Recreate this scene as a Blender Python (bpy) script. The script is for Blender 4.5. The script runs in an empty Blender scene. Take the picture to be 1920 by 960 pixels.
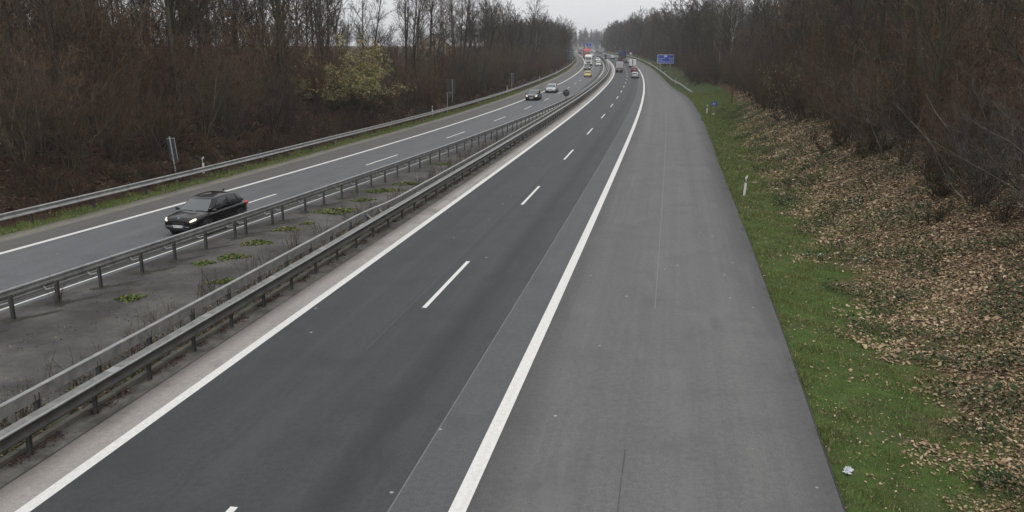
import bpy, bmesh, math, random
import numpy as np
from mathutils import Vector, Matrix, Euler

# ------------------------------------------------------------------ camera, sky, sun, exposure
SC = bpy.context.scene
COL = SC.collection
CAM_Z = 7.85
PITCH = math.atan(396 / 1600)
cam = bpy.data.cameras.new('camera')
cam.lens = 30.0
cam.sensor_width = 36.0
cam.clip_start = 0.1
cam.clip_end = 9000
camo = bpy.data.objects.new('camera', cam)
camo.location = (0, 0, CAM_Z)
camo.rotation_euler = (math.pi / 2 - PITCH, 0, 0)
COL.objects.link(camo)
SC.camera = camo

SUN_EL, SUN_AZ = 58, 150
world = bpy.data.worlds.new('World')
SC.world = world
world.use_nodes = True
wt = world.node_tree
wt.nodes.clear()
wo = wt.nodes.new('ShaderNodeOutputWorld')
bg = wt.nodes.new('ShaderNodeBackground')
sky = wt.nodes.new('ShaderNodeTexSky')
sky.sky_type = 'NISHITA'
sky.sun_disc = False
sky.sun_elevation = math.radians(SUN_EL)
sky.sun_rotation = math.radians(SUN_AZ)
sky.air_density = 1.0
sky.dust_density = 4.0
hs = wt.nodes.new('ShaderNodeHueSaturation')
hs.inputs['Saturation'].default_value = 0.12
mixw = wt.nodes.new('ShaderNodeMix')
mixw.data_type = 'RGBA'
mixw.inputs['Factor'].default_value = 0.82
cloud = wt.nodes.new('ShaderNodeTexNoise')
cloud.inputs['Scale'].default_value = 1.6
cloud.inputs['Detail'].default_value = 4
ramp = wt.nodes.new('ShaderNodeMapRange')
ramp.inputs['From Min'].default_value = 0.3
ramp.inputs['From Max'].default_value = 0.7
ramp.inputs['To Min'].default_value = 6.5
ramp.inputs['To Max'].default_value = 7.3
comb = wt.nodes.new('ShaderNodeVectorMath')
comb.operation = 'SCALE'
comb.inputs[0].default_value = (1.0, 1.005, 1.03)
tc = wt.nodes.new('ShaderNodeTexCoord')
wt.links.new(tc.outputs['Generated'], cloud.inputs['Vector'])
wt.links.new(cloud.outputs['Fac'], ramp.inputs['Value'])
wt.links.new(ramp.outputs['Result'], comb.inputs['Scale'])
wt.links.new(sky.outputs['Color'], hs.inputs['Color'])
wt.links.new(hs.outputs['Color'], mixw.inputs['A'])
wt.links.new(comb.outputs['Vector'], mixw.inputs['B'])
wt.links.new(mixw.outputs['Result'], bg.inputs['Color'])
bg.inputs['Strength'].default_value = 0.11
wt.links.new(bg.outputs['Background'], wo.inputs['Surface'])

sun = bpy.data.lights.new('sun', 'SUN')
sun.energy = 0.8
sun.angle = math.radians(50)
sun.color = (1.0, 0.97, 0.93)
suno = bpy.data.objects.new('sun', sun)
suno.rotation_euler = (math.radians(90 - SUN_EL), 0, math.radians(180 - SUN_AZ))
suno.location = (0, -20, 60)
COL.objects.link(suno)

SC.view_settings.view_transform = 'Standard'
SC.view_settings.look = 'None'
SC.view_settings.gamma = 1.0
SC.view_settings.exposure = 0.25
SC.view_settings.use_curve_mapping = False
SC.render.engine = 'CYCLES'
cy = SC.cycles
cy.max_bounces = 5
cy.diffuse_bounces = 2
cy.glossy_bounces = 3
cy.transmission_bounces = 2
cy.transparent_max_bounces = 8
cy.volume_bounces = 0
cy.use_denoising = True
cy.denoiser = 'OPENIMAGEDENOISE'
cy.denoising_input_passes = 'RGB_ALBEDO_NORMAL'
cy.denoising_prefilter = 'ACCURATE'
cy.use_adaptive_sampling = False
cy.sampling_pattern = 'BLUE_NOISE'
cy.sample_clamp_indirect = 4
cy.caustics_reflective = False
cy.caustics_refractive = False

random.seed(7)
RNG = np.random.default_rng(11)
R = math.radians

# ------------------------------------------------------------------ road geometry (two surveyed alignments)
KN = [0, 60, 120, 180, 240, 300, 360, 450, 600, 900, 1300, 1301]
PR = [-3.417691, 0.184002, -3.9e-05, -0.000143, -0.000339, -0.000239, -0.000446, -0.000632, -0.000277, 3.9e-05, 0.000171, 0.000224, 0.00025, 0]
PL = [-29.745493, 0.322538, -0.001326, -0.001163, -0.001055, -0.000269, -0.00019, -0.000772, -0.000267, 6.9e-05, -0.0001, -0.000176, -0.000214, 0]


class Align:
    def __init__(self, p, smin=-80, smax=3000, ds=1.0):
        s = np.arange(smin, smax, ds)
        kap = np.interp(s, KN, p[2:])
        h = np.cumsum(kap) * ds
        i = int(-smin / ds)
        h = h - h[i] + p[1]
        x = np.cumsum(np.sin(h)) * ds
        y = np.cumsum(np.cos(h)) * ds
        self.s, self.h = s, h
        self.x = x - x[i] + p[0]
        self.y = y - y[i]

    def at(self, s, d):
        x = np.interp(s, self.s, self.x)
        y = np.interp(s, self.s, self.y)
        h = np.interp(s, self.s, self.h)
        return x + d * np.cos(h), y - d * np.sin(h), h


AR, AL = Align(PR), Align(PL)


def rise(y):
    t = np.clip((np.asarray(y, float) - 200) / 220, 0, 1)
    return 2.4 * t * t * (3 - 2 * t)


def to_r(x, y):
    """arrays of points -> (s, d) in the alignment of the right carriageway"""
    x = np.atleast_1d(x)
    y = np.atleast_1d(y)
    s = np.empty(len(x))
    d = np.empty(len(x))
    for k in range(len(x)):
        i = int(np.argmin((AR.x - x[k]) ** 2 + (AR.y - y[k]) ** 2))
        h = AR.h[i]
        s[k] = AR.s[i] + (x[k] - AR.x[i]) * math.sin(h) + (y[k] - AR.y[i]) * math.cos(h)
        d[k] = (x[k] - AR.x[i]) * math.cos(h) - (y[k] - AR.y[i]) * math.sin(h)
    return s, d


LS = np.concatenate([np.arange(-40, 400, 4.0), np.arange(400, 1500, 20.0)])


def left_off(ss, dd):
    """an offset given in the left alignment, as a function of s in the right alignment"""
    x, y, _ = AL.at(LS, np.interp(LS, ss, dd))
    s, d = to_r(x, y)
    o = np.argsort(s)
    s, d = s[o], d[o]
    return lambda q: np.interp(q, s, d)


L_IN = left_off([0, 60, 150, 300], [6.05, 6.05, 6.7, 6.7])          # inner white line
L_MID = left_off([0, 300], [3.16, 3.16])
L_OUT = left_off([0, 300], [0, 0])
L_EDGE = left_off([0, 36, 71, 115, 215, 300, 360, 500], [-2.4, -2.6, -3.5, -3.7, -4.2, -3.7, -2.9, -2.9])
L_RAIL = left_off([0, 36, 71, 115, 215, 269, 300, 352, 500], [-3.2, -3.3, -4.1, -4.3, -4.9, -4.75, -4.3, -3.5, -3.5])
L_MRAIL = left_off([0, 60, 150, 300], [7.05, 7.05, 7.6, 7.6])
R_EDGE = lambda q: np.interp(q, [-40, 15, 23, 34, 60, 72, 84, 100, 114, 126, 137, 147, 156, 170, 190, 256, 313, 390, 1200],
                             [6.6, 6.63, 6.72, 6.77, 6.78, 6.92, 7.03, 7.1, 7.08, 7.0, 6.8, 6.4, 5.85, 5.3, 5.0, 4.6, 4.2, 3.7, 3.4])
R_RAIL = lambda q: R_EDGE(q) + np.interp(q, [140, 160, 190, 260], [2.6, 1.7, 0.9, 0.7])

HR_E = [0, .3, 1.2, 2.5, 4, 6.5, 10, 14, 20, 40, 400]
HR_H = [-.05, -.05, -.09, -.15, .1, 1.1, 2.6, 3.7, 4.2, 4.2, 2.5]
HL_E = [-3, -.4, 0, 1, 2.5, 5, 8, 12, 20, 40, 400]
HL_H = [-.05, -.05, -.05, -.02, .35, 1.6, 2.7, 3.3, 3.5, 3.6, 2.5]


def bumps(x, y):
    return (np.sin(x * .9 + 1.3 * np.sin(y * .37)) * np.sin(y * .8 + 1.1 * np.sin(x * .41)) * .07
            + np.sin(x * .23 + y * .31) * .10)


def ground_z(s, d, x, y):
    s = np.asarray(s, float)
    er = d - R_EDGE(s)
    el = L_RAIL(s) - d
    z = np.where(er > 0, np.interp(er, HR_E, HR_H), np.where(el > -3, np.interp(el, HL_E, HL_H), -.1))
    amp = np.clip(np.maximum(er - 1.0, el - 1.2) / 4, 0, 1)
    amp = amp * np.clip(1 - (np.abs(d) - 150) / 100, .2, 1)
    return z + bumps(x, y) * amp + rise(y)


def rpt(s, d, dz=0.0):
    """world point on the ground (or at dz above the road) + heading"""
    x, y, h = AR.at(s, d)
    return float(x), float(y), float(rise(y)) + dz, float(h)


def gpt(s, d):
    x, y, h = AR.at(s, d)
    return float(x), float(y), float(ground_z(s, d, x, y)), float(h)


def lpt(s, d, dz=0.0):
    x, y, h = AL.at(s, d)
    return float(x), float(y), float(rise(y)) + dz, float(h)


def in_view(x, y, m=140):
    zc = y * math.cos(PITCH) + 4 * math.sin(PITCH)
    if zc < 3:
        return False
    px = 960 + 1600 * x / zc
    return -m < px < 1920 + m


# ------------------------------------------------------------------ materials
def newmat(name):
    m = bpy.data.materials.new(name)
    m.use_nodes = True
    nt = m.node_tree
    b = nt.nodes['Principled BSDF']
    return m, nt, b


def N(nt, typ, **kw):
    n = nt.nodes.new(typ)
    for k, v in kw.items():
        if k.startswith('i_'):
            n.inputs[k[2:].replace('_', ' ')].default_value = v
        else:
            setattr(n, k, v)
    return n


def mixc(nt, fac, a, b, blend='MIX'):
    n = nt.nodes.new('ShaderNodeMix')
    n.data_type = 'RGBA'
    n.blend_type = blend
    for key, v in (('Factor', fac), ('A', a), ('B', b)):
        if isinstance(v, (int, float)):
            n.inputs[key].default_value = v
        elif isinstance(v, tuple):
            n.inputs[key].default_value = (*v, 1) if len(v) == 3 else v
        else:
            nt.links.new(v, n.inputs[key])
    return n.outputs['Result']


def mrange(nt, v, a, b, c, d):
    n = nt.nodes.new('ShaderNodeMapRange')
    n.inputs['From Min'].default_value = a
    n.inputs['From Max'].default_value = b
    n.inputs['To Min'].default_value = c
    n.inputs['To Max'].default_value = d
    nt.links.new(v, n.inputs['Value'])
    return n.outputs['Result']


def noise(nt, vec, scale, detail=4, rough=.55):
    n = N(nt, 'ShaderNodeTexNoise')
    n.inputs['Scale'].default_value = scale
    n.inputs['Detail'].default_value = detail
    n.inputs['Roughness'].default_value = rough
    nt.links.new(vec, n.inputs['Vector'])
    return n.outputs['Fac']


def scaled(nt, vec, sx, sy, sz=1):
    n = N(nt, 'ShaderNodeVectorMath', operation='MULTIPLY')
    n.inputs[1].default_value = (sx, sy, sz)
    nt.links.new(vec, n.inputs[0])
    return n.outputs[0]


def plain(name, col, rough=.6, metal=0.0, var=.12, scale=6, bump=0, emit=0, coat=0, spec=.5):
    m, nt, b = newmat(name)
    t = N(nt, 'ShaderNodeTexCoord')
    f = noise(nt, t.outputs['Object'], scale, 5)
    f = mrange(nt, f, .3, .7, 1 - var, 1 + var)
    n = N(nt, 'ShaderNodeVectorMath', operation='SCALE')
    n.inputs[0].default_value = col
    nt.links.new(f, n.inputs['Scale'])
    nt.links.new(n.outputs[0], b.inputs['Base Color'])
    b.inputs['Roughness'].default_value = rough
    b.inputs['Metallic'].default_value = metal
    b.inputs['Coat Weight'].default_value = coat
    b.inputs['Specular IOR Level'].default_value = spec
    if emit:
        b.inputs['Emission Color'].default_value = (*col, 1)
        b.inputs['Emission Strength'].default_value = emit
    return m


def asphalt(name, c1, c2, streak=.5, track=None, speck=.5, rough=.72, spec=.35, stain=None, patchy=False, grain=.30):
    """paving with UV = (offset across, distance along) in metres"""
    m, nt, b = newmat(name)
    uv = N(nt, 'ShaderNodeUVMap').outputs['UV']
    pos = N(nt, 'ShaderNodeNewGeometry').outputs['Position']
    st = noise(nt, scaled(nt, uv, 1.6, .016), 1.0, 5, .6)
    st2 = noise(nt, scaled(nt, uv, 6, .05), 1.0, 3)
    big = noise(nt, scaled(nt, uv, .35, .07), 1.0, 3)
    fac = N(nt, 'ShaderNodeMath', operation='MULTIPLY_ADD')
    nt.links.new(st, fac.inputs[0])
    fac.inputs[1].default_value = .7
    nt.links.new(mrange(nt, big, 0, 1, 0, .3), fac.inputs[2])
    col = mixc(nt, mrange(nt, fac.outputs[0], .5 - .3 / max(streak, .05) * .5, .5 + .3 / max(streak, .05) * .5, 0, 1), c1, c2)
    col = mixc(nt, mrange(nt, st2, .45, .75, 0, .25 * streak), col, tuple(v * .75 for v in c1))
    if track:
        sep = N(nt, 'ShaderNodeSeparateXYZ')
        nt.links.new(uv, sep.inputs[0])
        for (u0, w, tc_, amt) in track:
            a = N(nt, 'ShaderNodeMath', operation='SUBTRACT')
            nt.links.new(sep.outputs[0], a.inputs[0])
            a.inputs[1].default_value = u0
            a2 = N(nt, 'ShaderNodeMath', operation='ABSOLUTE')
            nt.links.new(a.outputs[0], a2.inputs[0])
            f = mrange(nt, a2.outputs[0], 0, w, amt, 0)
            col = mixc(nt, f, col, tc_)
    g = noise(nt, pos, 30, 4, .8)
    g2 = noise(nt, pos, 7, 4, .7)
    lo, hi = 1 - grain, 1 + grain
    col = mixc(nt, 1.0, col, mixc(nt, mrange(nt, g, .34, .66, 0, 1), (lo, lo, lo), (hi, hi, hi)), 'MULTIPLY')
    col = mixc(nt, 1.0, col, mixc(nt, mrange(nt, g2, .35, .65, 0, 1), (.89, .89, .89), (1.11, 1.11, 1.11)), 'MULTIPLY')
    g3 = noise(nt, scaled(nt, pos, 1, 1), .55, 5, .6)
    col = mixc(nt, mrange(nt, g3, .5, .68, 0, .5), col, tuple(v * .80 for v in c1))
    g5 = noise(nt, scaled(nt, uv, .9, .22), 1.0, 4, .65)
    col = mixc(nt, mrange(nt, g5, .54, .66, 0, .4), col, tuple(v * 1.12 for v in c2))
    if patchy:                                          # scuffs and pale spills
        g4 = noise(nt, scaled(nt, pos, 1.4, .6), .9, 3, .5)
        col = mixc(nt, mrange(nt, g4, .70, .76, 0, .35), col, tuple(v * 1.35 for v in c2))
    if stain:
        f = noise(nt, pos, stain[1], 5, .65)
        col = mixc(nt, mrange(nt, f, stain[2], stain[3], 0, 1), col, stain[0])
    if speck:
        v = N(nt, 'ShaderNodeTexVoronoi', feature='F1')
        v.inputs['Scale'].default_value = .9
        nt.links.new(pos, v.inputs['Vector'])
        col = mixc(nt, mrange(nt, v.outputs['Distance'], .028, .045, speck * 1.4, 0), col, (.5, .49, .45))
        v2 = N(nt, 'ShaderNodeTexVoronoi', feature='F1')
        v2.inputs['Scale'].default_value = 2.1
        nt.links.new(pos, v2.inputs['Vector'])
        col = mixc(nt, mrange(nt, v2.outputs['Distance'], .02, .04, speck * .7, 0), col, (.02, .02, .02))
    nt.links.new(col, b.inputs['Base Color'])
    b.inputs['Roughness'].default_value = rough
    b.inputs['Specular IOR Level'].default_value = spec
    bp = N(nt, 'ShaderNodeBump')
    bp.inputs['Strength'].default_value = .25
    bp.inputs['Distance'].default_value = .01
    nt.links.new(g, bp.inputs['Height'])
    nt.links.new(bp.outputs['Normal'], b.inputs['Normal'])
    return m


M = {}
M['lane'] = asphalt('asphalt_dark', (.043, .0475, .0495), (.060, .065, .0675), .9,
                    track=[(-6.4, .6, (.042, .046, .048), .5), (-2.3, .6, (.030, .032, .033), .7), (-4.6, .5, (.064, .067, .070), .4), (-3.1, .5, (.062, .065, .068), .4)])
M['strip'] = asphalt('asphalt_strip', (.084, .090, .094), (.102, .108, .112), .6)
M['shoulder'] = asphalt('asphalt_shoulder', (.120, .120, .120), (.156, .154, .150), 1.0,
                        track=[(6.5, .7, (.10, .10, .105), .45), (2.0, .45, (.118, .118, .118), .5), (3.9, .6, (.155, .154, .152), .4)], patchy=True)
M['left_lane'] = asphalt('asphalt_bluegrey', (.105, .112, .118), (.135, .142, .148), .9,
                         track=[(1.6, .5, (.15, .155, .16), .5), (4.6, .6, (.15, .155, .16), .5)])
M['left_shoulder'] = asphalt('asphalt_worn', (.10, .098, .092), (.125, .12, .112), .6)
M['dirt_strip'] = asphalt('dusty_asphalt', (.16, .15, .12), (.20, .19, .155), .5, stain=((.11, .105, .095), .5, .5, .75))
M['gutter'] = asphalt('gutter_concrete', (.30, .278, .258), (.40, .375, .35), .8, speck=.3,
                      stain=((.15, .135, .12), .6, .55, .75), track=[(-8.35, .45, (.14, .125, .11), .9)])
M['gutter_dirt_shade'] = asphalt('gutter_concrete_dirt_shade', (.085, .078, .068), (.16, .15, .135), .8, stain=((.05, .047, .04), 1.2, .42, .62))  # dirt by the kerb, darkened further as painted shade under the rail
M['median'] = asphalt('median_paving', (.085, .081, .074), (.135, .128, .117), .6, speck=.5, patchy=True,
                      stain=((.044, .042, .039), .42, .36, .6), grain=.4)
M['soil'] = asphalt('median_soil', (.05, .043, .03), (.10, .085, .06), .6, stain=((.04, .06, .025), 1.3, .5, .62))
M['dark_edge'] = asphalt('dirty_dark_edge', (.035, .035, .034), (.05, .05, .048), .5, speck=0)
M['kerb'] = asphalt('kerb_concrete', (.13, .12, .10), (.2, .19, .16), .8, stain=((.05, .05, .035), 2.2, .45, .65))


def paint():
    m, nt, b = newmat('white_road_paint')
    uv = N(nt, 'ShaderNodeUVMap').outputs['UV']
    pos = N(nt, 'ShaderNodeNewGeometry').outputs['Position']
    f = noise(nt, pos, 9, 5, .65)
    g = noise(nt, scaled(nt, uv, 3, .1), 1, 4)
    col = mixc(nt, mrange(nt, f, .35, .7, 0, 1), (.80, .79, .76), (.66, .65, .62))
    col = mixc(nt, mrange(nt, g, .5, .8, 0, .45), col, (.48, .47, .44))
    k = noise(nt, pos, 26, 4, .75)
    col = mixc(nt, mrange(nt, k, .58, .7, 0, .6), col, (.22, .22, .21))
    nt.links.new(col, b.inputs['Base Color'])
    b.inputs['Roughness'].default_value = .6
    return m


M['paint'] = paint()
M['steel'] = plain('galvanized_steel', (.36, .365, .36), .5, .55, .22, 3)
M['steel_dull'] = plain('weathered_steel', (.22, .22, .21), .55, .4, .3, 4)
M['steel_dark'] = plain('dirty_steel', (.075, .075, .072), .6, .3, .35, 5)
M['steel_mid'] = plain('grime_shade_steel', (.055, .054, .05), .6, .3, .4, 2)  # grime, with the shade of the grooved, down-turned face mixed into the colour
M['post_steel'] = plain('post_steel', (.10, .10, .098), .6, .4, .3, 7)
M['white_plastic'] = plain('white_plastic', (.72, .72, .68), .45, 0, .08)
M['black_plastic'] = plain('black_plastic', (.012, .012, .013), .5)
M['reflector'] = plain('reflector', (.85, .85, .85), .2, .2, .05)
M['signback'] = plain('sign_back', (.045, .05, .055), .55, .3, .2)
M['signback_green'] = plain('sign_back_board', (.055, .068, .06), .6, .2, .2, 3)
M['signback_blue'] = plain('sign_back_bluegrey', (.10, .13, .15), .55, .3, .2)
M['pole'] = plain('galvanized_pole', (.42, .43, .43), .45, .5, .15)
M['blue_sign'] = plain('blue_sign', (.008, .075, .50), .45, 0, .06)
M['white_sign'] = plain('white_sign', (.85, .86, .88), .45, 0, .04)
M['red_sign'] = plain('red_sign', (.5, .02, .02), .45, 0, .04)
M['rust'] = plain('rusty_brown', (.11, .035, .02), .75, 0, .3)
M['black_paint'] = plain('black_car_paint', (.0035, .0035, .004), .18, 0, .1, 2, coat=.5, spec=.4)
M['charcoal_paint'] = plain('charcoal_car_paint', (.03, .034, .036), .3, .3, .1, 2, coat=.7)
M['silver_paint'] = plain('silver_car_paint', (.50, .51, .52), .32, .5, .06, 2, coat=.6)
M['white_paint'] = plain('white_vehicle_paint', (.78, .78, .77), .35, 0, .05, 2, coat=.5)
M['grey_paint'] = plain('grey_vehicle_paint', (.36, .37, .37), .45, .1, .08, 2)
M['yellow_paint'] = plain('yellow_car_paint', (.70, .52, .03), .3, 0, .06, 2, coat=.6)
M['red_paint'] = plain('red_car_paint', (.22, .014, .018), .3, 0, .06, 2, coat=.6)
M['red_truck'] = plain('red_truck_paint', (.55, .035, .03), .4, 0, .06, 2)
M['blue_tarp'] = plain('blue_tarpaulin', (.02, .035, .16), .55, 0, .15, 1)
M['beige'] = plain('beige_box', (.45, .42, .34), .6, 0, .1, 1)
M['glass'] = plain('car_glass', (.010, .012, .013), .05, 0, .05, 2, spec=.7, coat=.4)
M['screen_glass'] = plain('windscreen_glass', (.055, .068, .07), .05, 0, .05, 2, spec=1.0, coat=1.0)
M['tyre'] = plain('tyre_rubber', (.012, .012, .012), .8)
M['rim'] = plain('alloy_rim', (.42, .43, .44), .4, .25, .1)
M['chrome'] = plain('chrome', (.7, .7, .7), .15, 1, .03)
M['headlamp'] = plain('lit_headlamp', (1.0, .88, .68), .2, 0, .02, emit=.55)
M['headlamp_off'] = plain('headlamp_glass', (.55, .57, .58), .12, .2, .05, coat=1)
M['indicator'] = plain('amber_glass', (.7, .25, .08), .2, 0, .05)
M['tail'] = plain('tail_lamp', (.45, .01, .012), .25, 0, .05, coat=.6)
M['tail_lit'] = plain('lit_tail_lamp', (.9, .06, .05), .25, 0, .02, emit=.5)
M['plate'] = plain('number_plate', (.75, .75, .72), .5)
M['emblem'] = plain('emblem_blue', (.05, .2, .5), .3)
M['house_wall'] = plain('render_wall', (.52, .46, .32), .85, 0, .1)
M['house_roof'] = plain('roof_tiles', (.12, .06, .045), .8, 0, .2)
M['litter'] = plain('white_plastic_bag', (.60, .62, .64), .5, 0, .1, 20)


def bark(name, c1, c2, var=.35, hue=.02, island=.0):
    m, nt, b = newmat(name)
    t = N(nt, 'ShaderNodeTexCoord')
    f = noise(nt, scaled(nt, t.outputs['Object'], 3, 3, .7), 1.5, 5, .65)
    col = mixc(nt, mrange(nt, f, .3, .7, 0, 1), c1, c2)
    oi = N(nt, 'ShaderNodeObjectInfo')
    h = N(nt, 'ShaderNodeHueSaturation')
    gi = N(nt, 'ShaderNodeNewGeometry')
    pw = N(nt, 'ShaderNodeMath', operation='POWER')
    nt.links.new(gi.outputs['Random Per Island'], pw.inputs[0])
    pw.inputs[1].default_value = 2.2
    sc_ = N(nt, 'ShaderNodeVectorMath', operation='SCALE')
    nt.links.new(col, sc_.inputs[0])
    nt.links.new(mrange(nt, pw.outputs[0], 0, 1, 1 - island, 1 + island * 2.6), sc_.inputs['Scale'])
    col = sc_.outputs[0]
    nt.links.new(col, h.inputs['Color'])
    nt.links.new(mrange(nt, oi.outputs['Random'], 0, 1, 1 - var, 1 + var), h.inputs['Value'])
    r2 = N(nt, 'ShaderNodeMath', operation='MULTIPLY')
    nt.links.new(oi.outputs['Random'], r2.inputs[0])
    r2.inputs[1].default_value = 7.31
    r3 = N(nt, 'ShaderNodeMath', operation='FRACT')
    nt.links.new(r2.outputs[0], r3.inputs[0])
    nt.links.new(mrange(nt, r3.outputs[0], 0, 1, .5 - hue, .5 + hue), h.inputs['Hue'])
    nt.links.new(h.outputs['Color'], b.inputs['Base Color'])
    b.inputs['Roughness'].default_value = .85
    b.inputs['Specular IOR Level'].default_value = .2
    return m


M['bark'] = bark('bark_grey_brown', (.036, .031, .025), (.08, .07, .056))
M['bark_green'] = bark('bark_mossy', (.04, .039, .026), (.085, .08, .052))
M['birch'] = bark('birch_bark', (.62, .60, .56), (.30, .28, .25), .08)
M['twig_dark'] = bark('twig_dark', (.042, .034, .026), (.075, .06, .046), .4, .02, .35)
M['twig_red'] = bark('twig_reddish', (.077, .048, .031), (.122, .077, .050), .4, .015, .35)
M['twig_olive'] = bark('twig_olive', (.064, .056, .032), (.108, .092, .052), .4, .02, .35)
M['twig_grey'] = bark('twig_grey', (.072, .064, .053), (.122, .108, .09), .4, .02, .35)
M['catkin'] = bark('catkin_yellow', (.32, .30, .13), (.22, .21, .09), .1, .01, .4)
M['tan_leaf'] = bark('dry_tan_leaf', (.26, .16, .075), (.18, .11, .055), .2, .01, .4)
M['dead_leaf'] = bark('dead_leaf_brown', (.14, .075, .04), (.22, .13, .075), .2)
M['dry_stalk'] = bark('dry_stalk', (.06, .04, .03), (.10, .075, .05), .2)


def leafy(name, stops, rough=.7):
    """small loose faces, each tinted by its own random value"""
    m, nt, b = newmat(name)
    g = N(nt, 'ShaderNodeNewGeometry')
    cr = N(nt, 'ShaderNodeValToRGB')
    el = cr.color_ramp.elements
    while len(el) < len(stops):
        el.new(.5)
    for e, (p, c) in zip(el, stops):
        e.position = p
        e.color = (*c, 1)
    nt.links.new(g.outputs['Random Per Island'], cr.inputs['Fac'])
    nt.links.new(cr.outputs['Color'], b.inputs['Base Color'])
    b.inputs['Roughness'].default_value = rough
    b.inputs['Specular IOR Level'].default_value = .3
    return m


M['leaves_tan'] = leafy('fallen_leaves', [(0, (.10, .064, .036)), (.25, (.22, .15, .088)), (.7, (.39, .28, .17)), (.93, (.52, .39, .25)), (1, (.66, .54, .40))])
M['leaves_brown'] = leafy('fallen_leaves_brown', [(0, (.03, .017, .012)), (.6, (.07, .036, .024)), (.93, (.13, .07, .045)), (1, (.3, .2, .14))])
M['leaves_mixed'] = leafy('blown_leaves', [(0, (.035, .025, .015)), (.4, (.08, .055, .03)), (.75, (.17, .12, .07)), (.92, (.3, .22, .14)), (1, (.07, .10, .03))])
M['grass'] = leafy('grass_blades', [(0, (.06, .09, .022)), (.4, (.125, .185, .042)), (.75, (.19, .235, .065)), (1, (.33, .29, .14))])
M['dry_grass'] = leafy('dead_grass', [(0, (.07, .075, .03)), (.5, (.13, .12, .055)), (.85, (.2, .17, .085)), (1, (.32, .27, .16))])
M['weed'] = leafy('weed_leaves', [(0, (.05, .08, .02)), (.5, (.10, .14, .035)), (.85, (.17, .2, .06)), (1, (.25, .16, .08))])
M['ivy'] = leafy('bramble_leaves', [(0, (.02, .036, .014)), (.6, (.045, .07, .026)), (1, (.09, .115, .045))])


def ground_mat():
    m, nt, b = newmat('verge_ground')
    pos = N(nt, 'ShaderNodeNewGeometry').outputs['Position']
    at = N(nt, 'ShaderNodeAttribute', attribute_name='leafzone').outputs['Fac']
    al = N(nt, 'ShaderNodeAttribute', attribute_name='leftside').outputs['Fac']
    n1 = noise(nt, pos, .45, 4, .6)
    n2 = noise(nt, pos, 2.2, 5, .65)
    n3 = noise(nt, pos, 14, 4, .7)
    grass = mixc(nt, mrange(nt, n2, .35, .65, 0, 1), (.06, .10, .025), (.105, .16, .042))
    grass = mixc(nt, mrange(nt, n1, .48, .7, 0, .75), grass, (.085, .085, .045))
    grass = mixc(nt, mrange(nt, n3, .35, .7, 0, .6), grass, (.025, .04, .014))
    vo = N(nt, 'ShaderNodeTexVoronoi', feature='F1')
    vo.inputs['Scale'].default_value = 15
    nt.links.new(pos, vo.inputs['Vector'])
    cr = N(nt, 'ShaderNodeValToRGB')
    el = cr.color_ramp.elements
    el.new(.4)
    el.new(.75)
    for e_, (p_, c_) in zip(el, [(0, (.07, .045, .028)), (.4, (.19, .125, .075)), (.75, (.34, .24, .15)), (1, (.52, .40, .27))]):
        e_.position = p_
        e_.color = (*c_, 1)
    sepc = N(nt, 'ShaderNodeSeparateColor')
    nt.links.new(vo.outputs['Color'], sepc.inputs[0])
    nt.links.new(sepc.outputs[0], cr.inputs['Fac'])
    leafr = mixc(nt, mrange(nt, vo.outputs['Distance'], .25, .6, 0, .7), cr.outputs['Color'], (.05, .035, .022))
    leafr = mixc(nt, mrange(nt, n2, .5, .62, 0, .8), leafr, (.045, .06, .025))
    leafl = mixc(nt, mrange(nt, n3, .35, .65, 0, 1), (.022, .014, .010), (.065, .035, .024))
    leafl = mixc(nt, mrange(nt, n2, .5, .65, 0, .6), leafl, (.04, .042, .02))
    leaf = mixc(nt, al, leafr, leafl)
    grass = mixc(nt, mrange(nt, al, 0, 1, 0, .55), grass, (.055, .055, .03))
    f = N(nt, 'ShaderNodeMath', operation='MULTIPLY_ADD')
    nt.links.new(mrange(nt, n1, .3, .7, -.28, .28), f.inputs[0])
    f.inputs[1].default_value = 1.0
    nt.links.new(at, f.inputs[2])
    col = mixc(nt, mrange(nt, f.outputs[0], .3, .62, 0, 1), grass, leaf)
    nt.links.new(col, b.inputs['Base Color'])
    b.inputs['Roughness'].default_value = .95
    b.inputs['Specular IOR Level'].default_value = .1
    bp = N(nt, 'ShaderNodeBump')
    bp.inputs['Strength'].default_value = .8
    bp.inputs['Distance'].default_value = .06
    nt.links.new(n3, bp.inputs['Height'])
    nt.links.new(bp.outputs['Normal'], b.inputs['Normal'])
    return m


M['ground'] = ground_mat()


# ------------------------------------------------------------------ mesh helpers
def link(name, me, parent=None, mats=(), smooth=False):
    o = bpy.data.objects.new(name, me)
    COL.objects.link(o)
    for m in mats:
        me.materials.append(m)
    if smooth:
        me.polygons.foreach_set('use_smooth', np.ones(len(me.polygons), bool))
    if parent:
        o.parent = parent
    return o


def np_mesh(name, verts, faces, mat_idx=None):
    verts = np.ascontiguousarray(verts, np.float32).reshape(-1, 3)
    faces = np.ascontiguousarray(faces, np.int32)
    k = faces.shape[1]
    me = bpy.data.meshes.new(name)
    me.vertices.add(len(verts))
    me.vertices.foreach_set('co', verts.ravel())
    me.loops.add(faces.size)
    me.loops.foreach_set('vertex_index', faces.ravel())
    me.polygons.add(len(faces))
    me.polygons.foreach_set('loop_start', np.arange(0, faces.size, k, dtype=np.int32))
    me.polygons.foreach_set('loop_total', np.full(len(faces), k, np.int32))
    if mat_idx is not None:
        me.polygons.foreach_set('material_index', np.ascontiguousarray(mat_idx, np.int32))
    me.update(calc_edges=True)
    return me


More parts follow.
